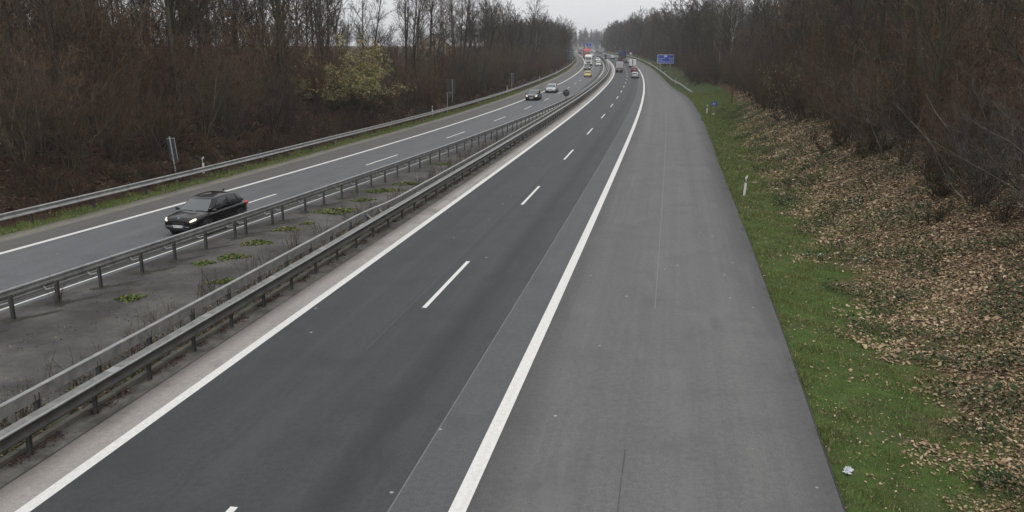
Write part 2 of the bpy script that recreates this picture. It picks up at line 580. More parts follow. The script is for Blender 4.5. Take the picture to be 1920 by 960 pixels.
def prisms(P0, P1, R0, R1, sides=3):
    P0, P1 = np.asarray(P0, float), np.asarray(P1, float)
    R0, R1 = np.asarray(R0, float), np.asarray(R1, float)
    n = len(P0)
    ax = P1 - P0
    ax /= np.linalg.norm(ax, axis=1)[:, None] + 1e-9
    ref = np.where(np.abs(ax[:, 2:3]) > .9, np.array([[1., 0, 0]]), np.array([[0, 0, 1.]]))
    u = np.cross(ax, ref)
    u /= np.linalg.norm(u, axis=1)[:, None] + 1e-9
    v = np.cross(ax, u)
    ang = np.arange(sides) * 2 * math.pi / sides
    ring = u[:, None] * np.cos(ang)[None, :, None] + v[:, None] * np.sin(ang)[None, :, None]
    a = P0[:, None] + ring * R0[:, None, None]
    b = P1[:, None] + ring * R1[:, None, None]
    verts = np.concatenate([a, b], 1).reshape(-1, 3)
    base = (np.arange(n) * 2 * sides)[:, None]
    i = np.arange(sides)
    j = (i + 1) % sides
    f = np.stack([i, j, j + sides, i + sides], 1)
    faces = (base[:, None, :] + f[None]).reshape(-1, 4)
    return verts, faces


def tag(o, label=None, cat=None, group=None, kind=None):
    if label:
        o['label'] = label
    if cat:
        o['category'] = cat
    if group:
        o['group'] = group
    if kind:
        o['kind'] = kind
    return o


def empty(name, loc, rz=0.0, label=None, cat=None, group=None, scale=None):
    o = bpy.data.objects.new(name, None)
    o.empty_display_size = .3
    o.location = loc
    o.rotation_euler = (0, 0, rz)
    if scale:
        o.scale = (scale,) * 3 if isinstance(scale, (int, float)) else scale
    COL.objects.link(o)
    return tag(o, label, cat, group)


def copy_tree(o, parent=None):
    c = o.copy()
    COL.objects.link(c)
    if parent:
        c.parent = parent
    for ch in o.children:
        copy_tree(ch, c)
    return c


class MB:
    """collects simple shapes; build() links them as one mesh object"""

    def __init__(self):
        self.bm = bmesh.new()

    def box(self, c, s, rot=None, bevel=0.0):
        r = bmesh.ops.create_cube(self.bm, size=1)
        vs = r['verts']
        mat = Matrix.Translation(c) @ (rot.to_matrix().to_4x4() if rot else Matrix()) @ Matrix.Diagonal((*s, 1))
        bmesh.ops.transform(self.bm, matrix=mat, verts=vs)
        if bevel:
            ed = list({e for v in vs for e in v.link_edges})
            bmesh.ops.bevel(self.bm, geom=ed, offset=bevel, segments=2, affect='EDGES', profile=.5)
        return self

    def cyl(self, p0, p1, r0, r1=None, seg=10):
        p0, p1 = Vector(p0), Vector(p1)
        r1 = r0 if r1 is None else r1
        ax = p1 - p0
        q = ax.to_track_quat('Z', 'Y')
        mat = Matrix.Translation((p0 + p1) / 2) @ q.to_matrix().to_4x4()
        bmesh.ops.create_cone(self.bm, cap_ends=True, segments=seg, radius1=r0, radius2=r1, depth=ax.length, matrix=mat)
        return self

    def ball(self, c, s, rot=None, seg=12):
        mat = Matrix.Translation(c) @ (rot.to_matrix().to_4x4() if rot else Matrix()) @ Matrix.Diagonal((*s, 1))
        bmesh.ops.create_uvsphere(self.bm, u_segments=seg, v_segments=max(6, seg // 2 + 2), radius=1, matrix=mat)
        return self

    def poly(self, pts, thick=None):
        vs = [self.bm.verts.new(p) for p in pts]
        f = self.bm.faces.new(vs)
        if thick:
            r = bmesh.ops.extrude_face_region(self.bm, geom=[f])
            nv = [g for g in r['geom'] if isinstance(g, bmesh.types.BMVert)]
            bmesh.ops.translate(self.bm, vec=thick, verts=nv)
        return self

    def grid(self, rows, closed=True, caps=True):
        vv = [[self.bm.verts.new(p) for p in r] for r in rows]
        n = len(rows[0])
        for a, b in zip(vv[:-1], vv[1:]):
            for i in range(n if closed else n - 1):
                j = (i + 1) % n
                self.bm.faces.new((a[i], a[j], b[j], b[i]))
        if caps and closed:
            self.bm.faces.new(list(reversed(vv[0])))
            self.bm.faces.new(vv[-1])
        return self

    def build(self, name, mat, parent=None, smooth=False, subsurf=0):
        bmesh.ops.recalc_face_normals(self.bm, faces=self.bm.faces)
        me = bpy.data.meshes.new(name)
        self.bm.to_mesh(me)
        self.bm.free()
        o = link(name, me, parent, [mat], smooth)
        if subsurf:
            md = o.modifiers.new('subdivision', 'SUBSURF')
            md.levels = md.render_levels = subsurf
        return o


# ------------------------------------------------------------------ setting: ground sheet
S_ST = np.concatenate([np.arange(-70, 140, 1.5), np.arange(140, 420, 4.0), np.arange(420, 1000, 20.0), np.arange(1000, 2900, 120.0)])


def build_ground():
    el = np.array([700, 400, 250, 150, 100, 70, 50, 38, 30, 24, 20, 16.5, 14, 12, 10, 8.5, 7, 6, 5, 4, 3.2, 2.5, 1.8, 1.2, .6, 0, -.4, -1.0, -3])
    er = np.array([0.02, .3, .7, 1.2, 1.8, 2.5, 3.2, 4, 4.8, 5.6, 6.5, 7.5, 8.6, 10, 11.5, 13, 15, 17.5, 20, 24, 30, 38, 50, 70, 100, 160, 260, 420, 700])
    mid = np.linspace(0, 1, 6)[1:-1]
    V, LZ, LF = [], [], []
    for s in S_ST:
        dl, dr = float(L_RAIL(s)), float(R_EDGE(s))
        d = np.concatenate([dl - el, (dl + 3.2) + (dr - dl - 3.2) * mid, dr + er])
        x, y, _ = AR.at(s, d)
        z = ground_z(s, d, x, y)
        V.append(np.stack([x, y, z], 1))
        e2 = d - dr
        e1 = dl - d
        LZ.append(np.where(e2 > 0, np.clip((e2 - 1.5) / 3.2 + np.interp(s, [70, 105], [0, -1.2]) * (e2 < 6.2), 0, 1), np.clip((e1 + .3) / 1.6, 0, 1)))
        LF.append(np.where(d < 0, 1.0, np.interp(s, [110, 170], [0, 1.0])))
    V = np.array(V)
    n, k = V.shape[:2]
    idx = np.arange(n * k).reshape(n, k)
    F = np.stack([idx[:-1, :-1], idx[:-1, 1:], idx[1:, 1:], idx[1:, :-1]], -1).reshape(-1, 4)
    me = np_mesh('ground', V, F)
    for nm, arr in (('leafzone', LZ), ('leftside', LF)):
        a = me.attributes.new(nm, 'FLOAT', 'POINT')
        a.data.foreach_set('value', np.array(arr, np.float32).ravel())
    o = link('ground', me, None, [M['ground']], True)
    tag(o, kind='structure')


build_ground()


# ------------------------------------------------------------------ setting: pavements
def stations(s0, s1):
    s = np.concatenate([np.arange(-60, 450, 3.0), np.arange(450, 2800, 15.0)])
    s = s[(s > s0) & (s < s1)]
    return np.concatenate([[s0], s, [s1]])


def band(name, d0, d1, mat, z=0.0, s0=-60, s1=2500, cols=2, depth=0.0, frame=AR, crown=0.0):
    """a strip of paving between two offsets (numbers or functions of s)"""
    f0 = d0 if callable(d0) else (lambda q, v=d0: v)
    f1 = d1 if callable(d1) else (lambda q, v=d1: v)
    ss = stations(s0, s1)
    V, UV = [], []
    for s in ss:
        t = np.linspace(0, 1, cols)
        a, b = float(f0(s)), float(f1(s))
        d = a + (b - a) * t
        x, y, _ = frame.at(s, d)
        zz = rise(y) + z + crown * np.sin(t * math.pi)
        row = np.stack([x, y, zz], 1)
        uv = np.stack([d, np.full(cols, s)], 1)
        if depth:
            row = np.concatenate([row[:1] - [0, 0, depth], row, row[-1:] - [0, 0, depth]])
            uv = np.concatenate([uv[:1], uv, uv[-1:]])
        V.append(row)
        UV.append(uv)
    V, UV = np.array(V), np.array(UV)
    n, k = V.shape[:2]
    idx = np.arange(n * k).reshape(n, k)
    F = np.stack([idx[:-1, :-1], idx[:-1, 1:], idx[1:, 1:], idx[1:, :-1]], -1).reshape(-1, 4)
    me = np_mesh(name, V, F)
    ul = me.uv_layers.new(name='UVMap')
    ul.data.foreach_set('uv', UV.reshape(-1, 2)[F.ravel()].astype(np.float32).ravel())
    o = link(name, me, None, [mat])
    tag(o, kind='structure')
    return o


def dashes(name, f, w, first, mat, pitch=18.0, length=6.0, n=60, z=.004, frame=AR):
    V, F, UV = [], [], []
    for k in range(n):
        a = first + k * pitch
        ss = np.linspace(a, a + length, 4)
        b = len(V)
        for s in ss:
            d = float(f(s)) if callable(f) else f
            for q in (d - w / 2, d + w / 2):
                x, y, _ = frame.at(s, q)
                V.append((x, y, float(rise(y)) + z))
                UV.append((q, s))
        for i in range(3):
            F.append((b + 2 * i, b + 2 * i + 1, b + 2 * i + 3, b + 2 * i + 2))
    F = np.array(F)
    me = np_mesh(name, np.array(V), F)
    ul = me.uv_layers.new(name='UVMap')
    ul.data.foreach_set('uv', np.array(UV)[F.ravel()].astype(np.float32).ravel())
    tag(link(name, me, None, [mat]), kind='structure')


# right carriageway
band('gutter', -8.95, -8.35, M['gutter_dirt_shade'], -.004)
band('gutter', -8.35, -7.40, M['gutter'])
band('road', -7.40, -1.18, M['lane'], 0, cols=6)
band('road_joint', -1.19, -1.165, plain('joint_sealant', (.17, .175, .18), .6), .003)
band('road', -1.18, .10, M['strip'])
band('hard_shoulder', .10, R_EDGE, M['shoulder'], 0, cols=6, depth=.12)
band('shoulder_joint', 3.10, 3.125, plain('joint_filler', (.19, .185, .18), .6), .003, 26, 118)
band('shoulder_joint', lambda q: 2.72 + .012 * np.sin(q * 9), lambda q: 2.745 + .012 * np.sin(q * 7 + 1), plain('joint_tar', (.06, .06, .06), .6), .003, 12, 16.4)
band('shoulder_edge', lambda q: R_EDGE(q) - .035 - .025 * np.sin(q * 2.1) * np.sin(q * .7), R_EDGE, M['dark_edge'], .003, depth=.1)
band('gutter_joint', -8.40, -8.375, M['dark_edge'], .003, 8, 60)
band('road_joint', -4.36, -4.34, plain('joint_pale', (.085, .088, .09), .7), .003, 21, 75)
band('lane_line', -7.53, -7.27, M['paint'], .005)
band('lane_line', -.15, .15, M['paint'], .005)
dashes('lane_line', -3.87, .14, 24.6 - 35.3, M['paint'], 17.75, 5.9, 70)
# left carriageway
band('road', L_OUT, lambda q: L_IN(q) + .35, M['left_lane'], 0, cols=5)
band('dirty_road_edge', lambda q: L_IN(q) - .95 + .05 * np.sin(q * .9), lambda q: L_IN(q) - .1, M['dark_edge'], .003)
band('hard_shoulder', lambda q: np.minimum(L_EDGE(q) + 1.0, L_OUT(q) - .3), L_OUT, M['left_shoulder'], 0, cols=4)
band('hard_shoulder', L_EDGE, lambda q: np.minimum(L_EDGE(q) + 1.0, L_OUT(q) - .3), M['dirt_strip'], 0, depth=.1)
band('lane_line', lambda q: L_OUT(q) - .13, lambda q: L_OUT(q) + .13, M['paint'], .005)
band('lane_line', lambda q: L_IN(q) - .08, lambda q: L_IN(q) + .08, M['paint'], .007)
xs, ys, _ = AL.at(np.array([60.3]), 3.16)
sL0 = float(to_r(xs, ys)[0][0])
dashes('lane_line', L_MID, .14, sL0 - 17.6, M['paint'], 17.6, 5.8, 70)
# central reservation
band('central_reservation', lambda q: L_IN(q) + .35, lambda q: np.maximum(-10.1, L_IN(q) + .6), M['median'], .012, cols=6, depth=.0, crown=.03)
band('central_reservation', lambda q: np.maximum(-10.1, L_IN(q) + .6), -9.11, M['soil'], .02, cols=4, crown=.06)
for off_ in (1.75, 3.0):
    band('paving_joint', lambda q, o=off_: L_IN(q) + o, lambda q, o=off_: L_IN(q) + o + .05, plain('joint_lime', (.16, .155, .14), .8, 0, .5, 1.5), .030, 8, 58)
kb = MB()
s_k = np.arange(6, 60, 1.0)
for s in s_k:                                        # kerb stones, each a little out of line
    j = random.uniform(-.012, .012)
    x, y, h = AR.at(s + .5, -9.03 + j)
    kb.box((float(x), float(y), random.uniform(.035, .05)), (.15, .985, .12), Euler((0, 0, -float(h))), .012)
ko = kb.build('kerb', plain('kerb_stone', (.12, .115, .095), .85, 0, .35, 2))
tag(ko, kind='structure')
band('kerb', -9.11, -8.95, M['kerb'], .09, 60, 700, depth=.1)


# ------------------------------------------------------------------ guardrails
W_PROF = [(-.04, .155), (.0, .155), (.03, .13), (.035, .10), (.0, .05), (-.035, .02), (-.035, -.02), (.0, -.05), (.035, -.10), (.03, -.13), (0, -.155), (-.04, -.155),
          (-.055, -.13), (-.02, -.10), (-.02, -.09), (-.05, 0), (-.02, .09), (-.02, .10), (-.055, .13)]
BOX_PROF = [(-.05, .125), (.045, .125), (.055, .115), (.055, -.125), (-.05, -.125)]


def beam(name, f, zc, prof, mat, parent, s0, s1, side=1, frame=AR, step=2.0, zf=None):
    ss = np.arange(s0, s1 + .01, step)
    mb = MB()
    rows = []
    for s in ss:
        d = float(f(s))
        z0 = zc if zf is None else zf(s)
        row = []
        for (o_, z_) in prof:
            x, y, _ = frame.at(s, d + side * o_)
            row.append((float(x), float(y), float(rise(y)) + z0 + z_))
        rows.append(row)
    mb.grid(rows)
    return mb.build(name, mat, parent)


def post_mesh(h, w=.05, t=.10):
    """a C-section post with its foot on the origin, web along y"""
    mb = MB()
    mb.box((0, 0, h / 2 - .15), (.008 + w * .3, t, h + .3))
    mb.box((w * .5, t / 2, h / 2 - .15), (w, .012, h + .3))
    mb.box((w * .5, -t / 2, h / 2 - .15), (w, .012, h + .3))
    bmesh.ops.recalc_face_normals(mb.bm, faces=mb.bm.faces)
    me = bpy.data.meshes.new('post')
    mb.bm.to_mesh(me)
    mb.bm.free()
    return me


def posts(parent, f, ss, h, mat, dz=0.0, zfun=None, limit=100, w=.05, t=.10, nm='post'):
    me = post_mesh(h, w, t)
    me.materials.append(mat)
    rest = []
    base = np.empty(len(me.vertices) * 3)
    me.vertices.foreach_get('co', base)
    base = base.reshape(-1, 3)
    for k, s in enumerate(ss):
        d = float(f(s))
        x, y, h_ = AR.at(s, d)
        z = float(rise(y)) + dz
        if k < limit:
            o = bpy.data.objects.new(nm, me)
            o.location = (float(x), float(y), z)
            o.rotation_euler = (random.uniform(-.012, .012), random.uniform(-.012, .012), -float(h_) + random.uniform(-.05, .05))
            o.parent = parent
            COL.objects.link(o)
        else:
            rest.append(base + [float(x), float(y), z])
    if rest:
        polys = [list(p.vertices) for p in me.polygons]
        V = np.concatenate(rest)
        F = np.concatenate([np.array(polys) + i * len(base) for i in range(len(rest))])
        o = link('distant_posts', np_mesh('distant_posts', V, F), parent, [mat])
        o['kind'] = 'stuff'


# left verge guardrail
g1 = empty('guardrail', (0, 0, 0), 0, 'galvanized guardrail along the grassy edge of the oncoming carriageway below the left wood', 'guardrail')
beam('rail', L_RAIL, .60, W_PROF, M['steel'], g1, 20, 430, 1)
posts(g1, lambda q: L_RAIL(q) - .12, np.arange(22, 430, 4.0), .72, M['post_steel'])
# median, left row
g2 = empty('guardrail', (0, 0, 0), 0, 'median guardrail on tall dark posts standing in the paved strip beside the oncoming lanes', 'guardrail')
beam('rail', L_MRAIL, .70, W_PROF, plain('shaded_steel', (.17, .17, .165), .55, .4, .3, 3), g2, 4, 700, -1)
beam('top_edge', lambda q: L_MRAIL(q) - .01, .865, [(-.065, .01), (.065, .01), (.065, -.01), (-.065, -.01)], M['steel'], g2, 4, 700, -1)
beam('tension_strap', lambda q: L_MRAIL(q) + .06, .42, [(-.006, .025), (.006, .025), (.006, -.025), (-.006, -.025)], M['steel_dull'], g2, 4, 300, -1)
ps = [19.5, 21.4, 23.1, 24.9, 26.9, 28.7, 30.6, 32.6, 33.4, 35.5, 36.4, 38.5, 40.4, 42.4] + list(np.arange(44.2, 420, 1.95))
posts(g2, lambda q: L_MRAIL(q) + .24, ps, .76, M['post_steel'], .01, t=.11, w=.06)
for s in ps[:70]:                                     # curved spacer hooks between posts and rail
    hk = MB()
    x, y, h_ = AR.at(s - .1, float(L_MRAIL(s)) + .24)
    x2, y2, _ = AR.at(s - .28, float(L_MRAIL(s)) + .12)
    x3, y3, _ = AR.at(s - .30, float(L_MRAIL(s)) + .05)
    z = float(rise(y))
    hk.cyl((float(x), float(y), z + .57), (float(x2), float(y2), z + .55), .022, seg=6)
    hk.cyl((float(x2), float(y2), z + .55), (float(x3), float(y3), z + .65), .022, seg=6)
    hk.build('spacer_hook', M['steel'], g2)
st_ = MB()
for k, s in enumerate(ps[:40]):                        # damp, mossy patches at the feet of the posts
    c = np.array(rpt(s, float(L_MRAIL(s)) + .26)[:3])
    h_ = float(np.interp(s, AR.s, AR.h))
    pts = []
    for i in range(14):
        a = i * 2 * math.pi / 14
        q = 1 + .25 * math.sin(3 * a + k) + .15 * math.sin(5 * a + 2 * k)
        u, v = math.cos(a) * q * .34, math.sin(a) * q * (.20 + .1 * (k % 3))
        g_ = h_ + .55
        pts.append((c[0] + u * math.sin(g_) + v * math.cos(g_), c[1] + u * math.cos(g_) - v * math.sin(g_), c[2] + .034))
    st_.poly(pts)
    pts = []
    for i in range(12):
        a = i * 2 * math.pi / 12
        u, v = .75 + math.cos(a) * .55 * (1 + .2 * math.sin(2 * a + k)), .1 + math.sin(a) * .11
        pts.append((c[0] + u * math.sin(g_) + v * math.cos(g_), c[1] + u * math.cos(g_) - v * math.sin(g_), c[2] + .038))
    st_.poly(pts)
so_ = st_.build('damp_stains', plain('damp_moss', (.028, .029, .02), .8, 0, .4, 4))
tag(so_, kind='structure')
# median, right row: double beam
REAR = lambda q: np.interp(q, [0, 34.6, 37.6, 60, 150, 250], [-9.47, -9.42, -9.1, -9.05, -9.2, -9.35])
FRONT = lambda q: np.interp(q, [0, 60, 150, 250], [-8.62, -8.6, -8.6, -8.85])
g3 = empty('guardrail', (0, 0, 0), 0, 'double-beam median guardrail beside the gutter of the empty near carriageway', 'guardrail')
beam('rear_beam', REAR, .785, BOX_PROF, M['steel_dull'], g3, 4, 700, 1, step=1.5)
beam('front_rail', lambda q: FRONT(q) - .05, .60, W_PROF, M['steel_mid'], g3, 4, 700, 1)
beam('top_flange', lambda q: FRONT(q) - .16, .752, [(-.10, .008), (.13, .008), (.13, -.008), (-.10, -.008)], M['steel_dull'], g3, 4, 700, 1)
beam('rear_edge', REAR, .916, [(-.06, .006), (.06, .006), (.06, -.006), (-.06, -.006)], M['steel'], g3, 4, 700, 1, step=1.5)
beam('front_highlight', lambda q: FRONT(q) + .0, .756, [(-.022, .012), (.022, .012), (.022, -.012), (-.022, -.012)], M['pole'], g3, 4, 700, 1)  # bright strip added as the highlight along the front rail's top
posts(g3, lambda q: REAR(q) + .0, np.arange(7.1, 420, 2.0), .78, M['post_steel'], .03, t=.12, w=.07)
posts(g3, lambda q: FRONT(q) - .16, np.arange(8, 130, 2.0), .73, M['steel_dark'], .03, t=.1, w=.05, nm='front_post')
for s in np.arange(7.6, 70, 4.0):
    x, y, h_ = AR.at(s, float(REAR(s)) + .058)
    MB().box((float(x), float(y), .785), (.012, .34, .235), Euler((0, 0, -float(h_))), .004).build('splice_plate', M['steel_dull'], g3)
    x, y, h_ = AR.at(s + 1.1, float(FRONT(s)) - .145)
    MB().box((float(x), float(y), .763), (.21, .30, .010), Euler((0, 0, -float(h_))), .003).build('splice_plate', M['steel'], g3)
for s in (34.9, 36.2):
    dv = MB()
    a = rpt(s, float(REAR(s)), .80)
    b = rpt(s - .5, float(FRONT(s)) - .2, .62)
    dv.cyl(a[:3], b[:3], .05, seg=6)
    dv.build('diagonal_brace', M['steel_dull'], g3)
# right verge guardrail with its ramped end
g4 = empty('guardrail', (0, 0, 0), 0, 'pale guardrail on the right verge ending in a ramp sunk into the grass', 'guardrail')
beam('rail', R_RAIL, .6, W_PROF, M['steel'], g4, 152, 800, -1, zf=lambda s: float(np.interp(s, [152, 168], [.02, .6])))
posts(g4, lambda q: R_RAIL(q) + .12, np.arange(164, 520, 4.0), .72, M['post_steel'])


# ------------------------------------------------------------------ woody plants
class Plant:
    def __init__(self, seed):
        self.r = np.random.default_rng(seed)
        self.seg = {0: [], 1: []}
        self.tips = []

    def path(self, p, d, length, r0, r1, n, wob, up, cls):
        """a wandering limb; returns points, directions and radii"""
        p = np.array(p, float)
        d = np.array(d, float)
        d /= np.linalg.norm(d)
        st = length / n
        P, D, RR = [p.copy()], [d.copy()], [r0]
        for i in range(n):
            d = d + self.r.normal(0, wob, 3) + np.array([0, 0, up])
            d /= np.linalg.norm(d)
            q = p + d * st
            ra = r0 + (r1 - r0) * i / n
            rb = r0 + (r1 - r0) * (i + 1) / n
            self.seg[cls].append((p, q, ra, rb))
            p = q
            P.append(p.copy())
            D.append(d.copy())
            RR.append(rb)
        return P, D, RR

    def side(self, d, ang):
        """a direction at the angle ang from d, random about it"""
        v = self.r.normal(0, 1, 3)
        v -= d * (v @ d)
        v /= np.linalg.norm(v) + 1e-9
        return d * math.cos(ang) + v * math.sin(ang)

    def along(self, P, t):
        k = t * (len(P) - 1)
        i = min(int(k), len(P) - 2)
        return P[i] + (P[i + 1] - P[i]) * (k - i), i

    def twigs(self, P, D, r, n, lmin, lmax, rt, t0=.15, up=.05, fork=1.0, nseg=2, wob=.14):
        for k in range(n):
            t = self.r.uniform(t0, 1)
            q, i = self.along(P, t)
            L = self.r.uniform(lmin, lmax) * (1.1 - .5 * t)
            a = self.side(D[i], self.r.uniform(.45, 1.05))
            p2, d2, _ = self.path(q, a, L, rt, rt * .55, nseg, wob, up, 1)
            self.tips.append(p2[-1])
            if self.r.random() < fork:
                m, j = self.along(p2, self.r.uniform(.3, .8))
                p3, _, _ = self.path(m, self.side(d2[j], .7), L * .6, rt * .75, rt * .5, 1, .1, up, 1)
                self.tips.append(p3[-1])

    def mesh(self, name, cls, sides):
        s = self.seg[cls]
        V, F = prisms([a[0] for a in s], [a[1] for a in s], [a[2] for a in s], [a[3] for a in s], sides)
        return np_mesh(name, V, F)


def grow_tree(seed, H, r, start=.35, limbs=22, spread=.33, sub=7, tw=6, rt=.009, ang=(.5, .95), up=.06, fork_at=None):
    t = Plant(seed)
    P, D, RR = t.path((0, 0, -.5), (t.r.normal(0, .03), t.r.normal(0, .03), 1), H + .5, r, r * .12, 12, .045, .03, 0)
    stems = [(P, D, RR, H)]
    if fork_at:
        q, i = t.along(P, fork_at)
        d = t.side(D[i], .32)
        stems.append((*t.path(q, d, H * (1 - fork_at) * .95, RR[i] * .75, r * .12, 8, .05, .05, 0), H * .6))
    for (P, D, RR, HH) in stems:
        for k in range(limbs if HH == H else limbs // 2):
            f = start + (1 - start) * ((k + t.r.random()) / (limbs if HH == H else limbs // 2)) ** .9
            f = min(f, .985)
            q, i = t.along(P, f)
            L = H * spread * (1.15 - .8 * f) * t.r.uniform(.7, 1.25)
            rl = max(RR[i] * t.r.uniform(.32, .5), rt * 1.6)
            a = t.side(D[i], t.r.uniform(*ang))
            p1, d1, r1 = t.path(q, a, L, rl, rt * 1.2, 5, .11, up, 0)
            ns = max(2, int(sub * L / (H * spread * .8)))
            for j in range(ns):
                u = t.r.uniform(.2, 1)
                q2, i2 = t.along(p1, u)
                L2 = L * t.r.uniform(.3, .55) * (1.15 - .6 * u)
                p2, d2, _ = t.path(q2, t.side(d1[i2], t.r.uniform(.4, .9)), L2, max(r1[i2] * .55, rt), rt * .8, 3, .12, up, 1)
                t.twigs(p2, d2, rt, tw, L2 * .25, L2 * .6, rt * .8)
            t.twigs(p1, d1, rt, tw, L * .12, L * .3, rt * .9)
    return t


def grow_shrub(seed, H, stems=12, sub=8, tw=7, rt=.007, lean=(.08, .55), up=-.02, droop=0.0, rs=.036):
    t = Plant(seed)
    for k in range(stems):
        a = t.r.uniform(0, 2 * math.pi)
        le = t.r.uniform(*lean)
        d = (math.cos(a) * math.sin(le), math.sin(a) * math.sin(le), math.cos(le))
        b = t.r.normal(0, .28, 2)
        L = H * t.r.uniform(.65, 1.1)
        P, D, RR = t.path((b[0], b[1], -.25), d, L, rs * t.r.uniform(.6, 1.2), rt, 6, .09, up - droop, 0)
        for j in range(sub):
            u = .12 + .88 * (j + t.r.random()) / sub
            q, i = t.along(P, min(u, .98))
            L2 = H * t.r.uniform(.16, .36) * (1.2 - .6 * u)
            p2, d2, _ = t.path(q, t.side(D[i], t.r.uniform(.35, .9)), L2, max(RR[i] * .5, rt), rt * .7, 3, .12, up + .04, 1)
            t.twigs(p2, d2, rt, tw, L2 * .2, L2 * .55, rt * .8)
        t.twigs(P, D, rt, tw, H * .06, H * .16, rt)
    return t


def loose_faces(pts, size, rng, k=1, stretch=1.6, flat=0.0):
    """small quads scattered at the points -> verts, faces"""
    pts = np.repeat(np.asarray(pts, float), k, 0)
    n = len(pts)
    if k > 1:
        pts = pts + rng.normal(0, size * 1.5, (n, 3))
    u = rng.normal(0, 1, (n, 3))
    u[:, 2] *= 1 - flat
    u /= np.linalg.norm(u, axis=1)[:, None]
    v = rng.normal(0, 1, (n, 3))
    v[:, 2] *= 1 - flat
    v -= u * (u * v).sum(1)[:, None]
    v /= np.linalg.norm(v, axis=1)[:, None]
    sz = size * rng.uniform(.6, 1.4, n)[:, None]
    u = u * sz * stretch * .5
    v = v * sz * .5
    V = np.stack([pts - u, pts + v * .9 - u * .1, pts + u, pts - v * .9 + u * .1], 1).reshape(-1, 3)
    return V, np.arange(n * 4).reshape(n, 4)


TREES = []       # (trunk mesh, crown mesh)
specs = [
    (101, 14, .17, .30, 24, .30, None, 'bark', 'twig_dark'),
    (102, 15, .20, .38, 24, .27, .45, 'bark_green', 'twig_olive'),
    (103, 12.5, .13, .25, 24, .30, None, 'bark', 'twig_dark'),
    (104, 16, .24, .40, 24, .30, .5, 'bark', 'twig_grey'),
    (105, 13, .15, .28, 24, .36, .35, 'bark_green', 'twig_dark'),
    (106, 14.5, .18, .45, 22, .25, None, 'bark', 'twig_grey'),
]
for (sd, H, r, st, lb, spd, fk, bk, tk) in specs:
    t = grow_tree(sd, H, r, st, lb, spd, 7, 6, .0105, fork_at=fk)
    tr = t.mesh('trunk', 0, 5)
    tr.materials.append(M[bk])
    cr = t.mesh('crown', 1, 3)
    cr.materials.append(M[tk])
    TREES.append((tr, cr))
FAR_TREES = []   # coarser kinds for the far treeline
for k, (sd, H, tk) in enumerate([(201, 15, 'twig_grey'), (202, 17, 'twig_dark'), (203, 13.5, 'twig_grey'), (204, 16, 'twig_olive')]):
    t = grow_tree(sd, H, .2, .22, 26, .32, 7, 4, .026, fork_at=.4 if k % 2 else None)
    tr = t.mesh('trunk', 0, 4)
    tr.materials.append(M['bark'])
    cr = t.mesh('crown', 1, 3)
    cr.materials.append(M[tk])
    FAR_TREES.append((tr, cr))
SHRUBS = []
for (sd, H, n, tk, lean) in [(301, 5.5, 14, 'twig_red', (.05, .5)), (302, 6.2, 13, 'twig_red', (.05, .45)), (303, 4.6, 15, 'twig_red', (.1, .7)),
                             (304, 5.8, 13, 'twig_olive', (.05, .55)), (305, 5.0, 15, 'twig_grey', (.1, .65)), (306, 6.6, 12, 'twig_dark', (.04, .4))]:
    t = grow_shrub(sd, H, n, 9, 8, .0075, lean)
    a = t.mesh('stems', 0, 4)
    a.materials.append(M['bark' if sd % 2 else 'twig_olive'])
    b = t.mesh('twigs', 1, 3)
    b.materials.append(M[tk])
    SHRUBS.append((a, b, H))


def plant(kind, meshes, parts, loc, rz, sc, label, cat, group=None):
    o = empty(kind, loc, rz, label, cat, group, sc)
    o.rotation_euler = (random.uniform(-.04, .04), random.uniform(-.04, .04), rz)
    for nm, me in zip(parts, meshes):
        c = bpy.data.objects.new(nm, me)
        c.parent = o
        COL.objects.link(c)
    return o


def put_tree(s, d, protos, sc, label, group):
    x, y, z, h = gpt(s, d)
    return plant('bare_tree', random.choice(protos)[:2], ('trunk', 'crown'), (x, y, z), random.uniform(0, 6.28), sc, label, 'tree', group)


def put_shrub(s, d, sc, label, group, which=None):
    x, y, z, h = gpt(s, d)
    q = SHRUBS[which] if which is not None else random.choice(SHRUBS)
    return plant('bare_shrub', q[:2], ('stems', 'twigs'), (x, y, z), random.uniform(0, 6.28), sc, label, 'shrub', group)


n_tree = n_shrub = 0
# left wood
for s0, s1, ds, rows in ((34, 104, 5.0, (10.5, 13.5, 17, 21)), (104, 190, 7.0, (6.0, 11)), (190, 400, 7.0, (5.0, 8.5, 13))):
    for s in np.arange(s0, s1, ds):
        for e in rows:
            ss = s + random.uniform(-2.3, 2.3)
            d = float(L_RAIL(ss)) - e - random.uniform(-1.8, 1.8)
            x, y, _ = AR.at(ss, d)
            if not in_view(x, y, 60):
                continue
            if s0 == 190 and random.random() < .12:
                continue
            put_tree(ss, d, TREES if s < 200 else FAR_TREES, random.uniform(.85, 1.15) if s < 200 else random.uniform(.62, .85),
                     'bare tree of the wood on the bank behind the oncoming lanes' if s < 190 else 'small hazy bare tree where the left wood reaches the bend',
                     'bare trees of the left wood' if s < 190 else 'far trees of the left wood')
            n_tree += 1
for s0, s1, ds, rows in ((34, 66, 3.0, (4.6, 7.2, 9.8, 12.5)), (66, 190, 3.3, (3.6, 6.4)), (190, 400, 6.0, (3.0, 5.5))):
    for s in np.arange(s0, s1, ds):
        for e in rows:
            ss = s + random.uniform(-1.2, 1.2)
            d = float(L_RAIL(ss)) - e - random.uniform(-.8, .8)
            x, y, _ = AR.at(ss, d)
            if not in_view(x, y, 60) or (69 < ss < 84.5 and e < 6):
                continue
            put_shrub(ss, d, random.uniform(.75, 1.1) if s < 190 else random.uniform(.8, 1.15),
                      'brown leafless shrub on the bank behind the left guardrail' if s < 190 else 'distant leafless shrub behind the far bend of the left guardrail',
                      'leafless shrubs on the left bank' if s < 190 else 'far shrubs on the left bank')
            n_shrub += 1
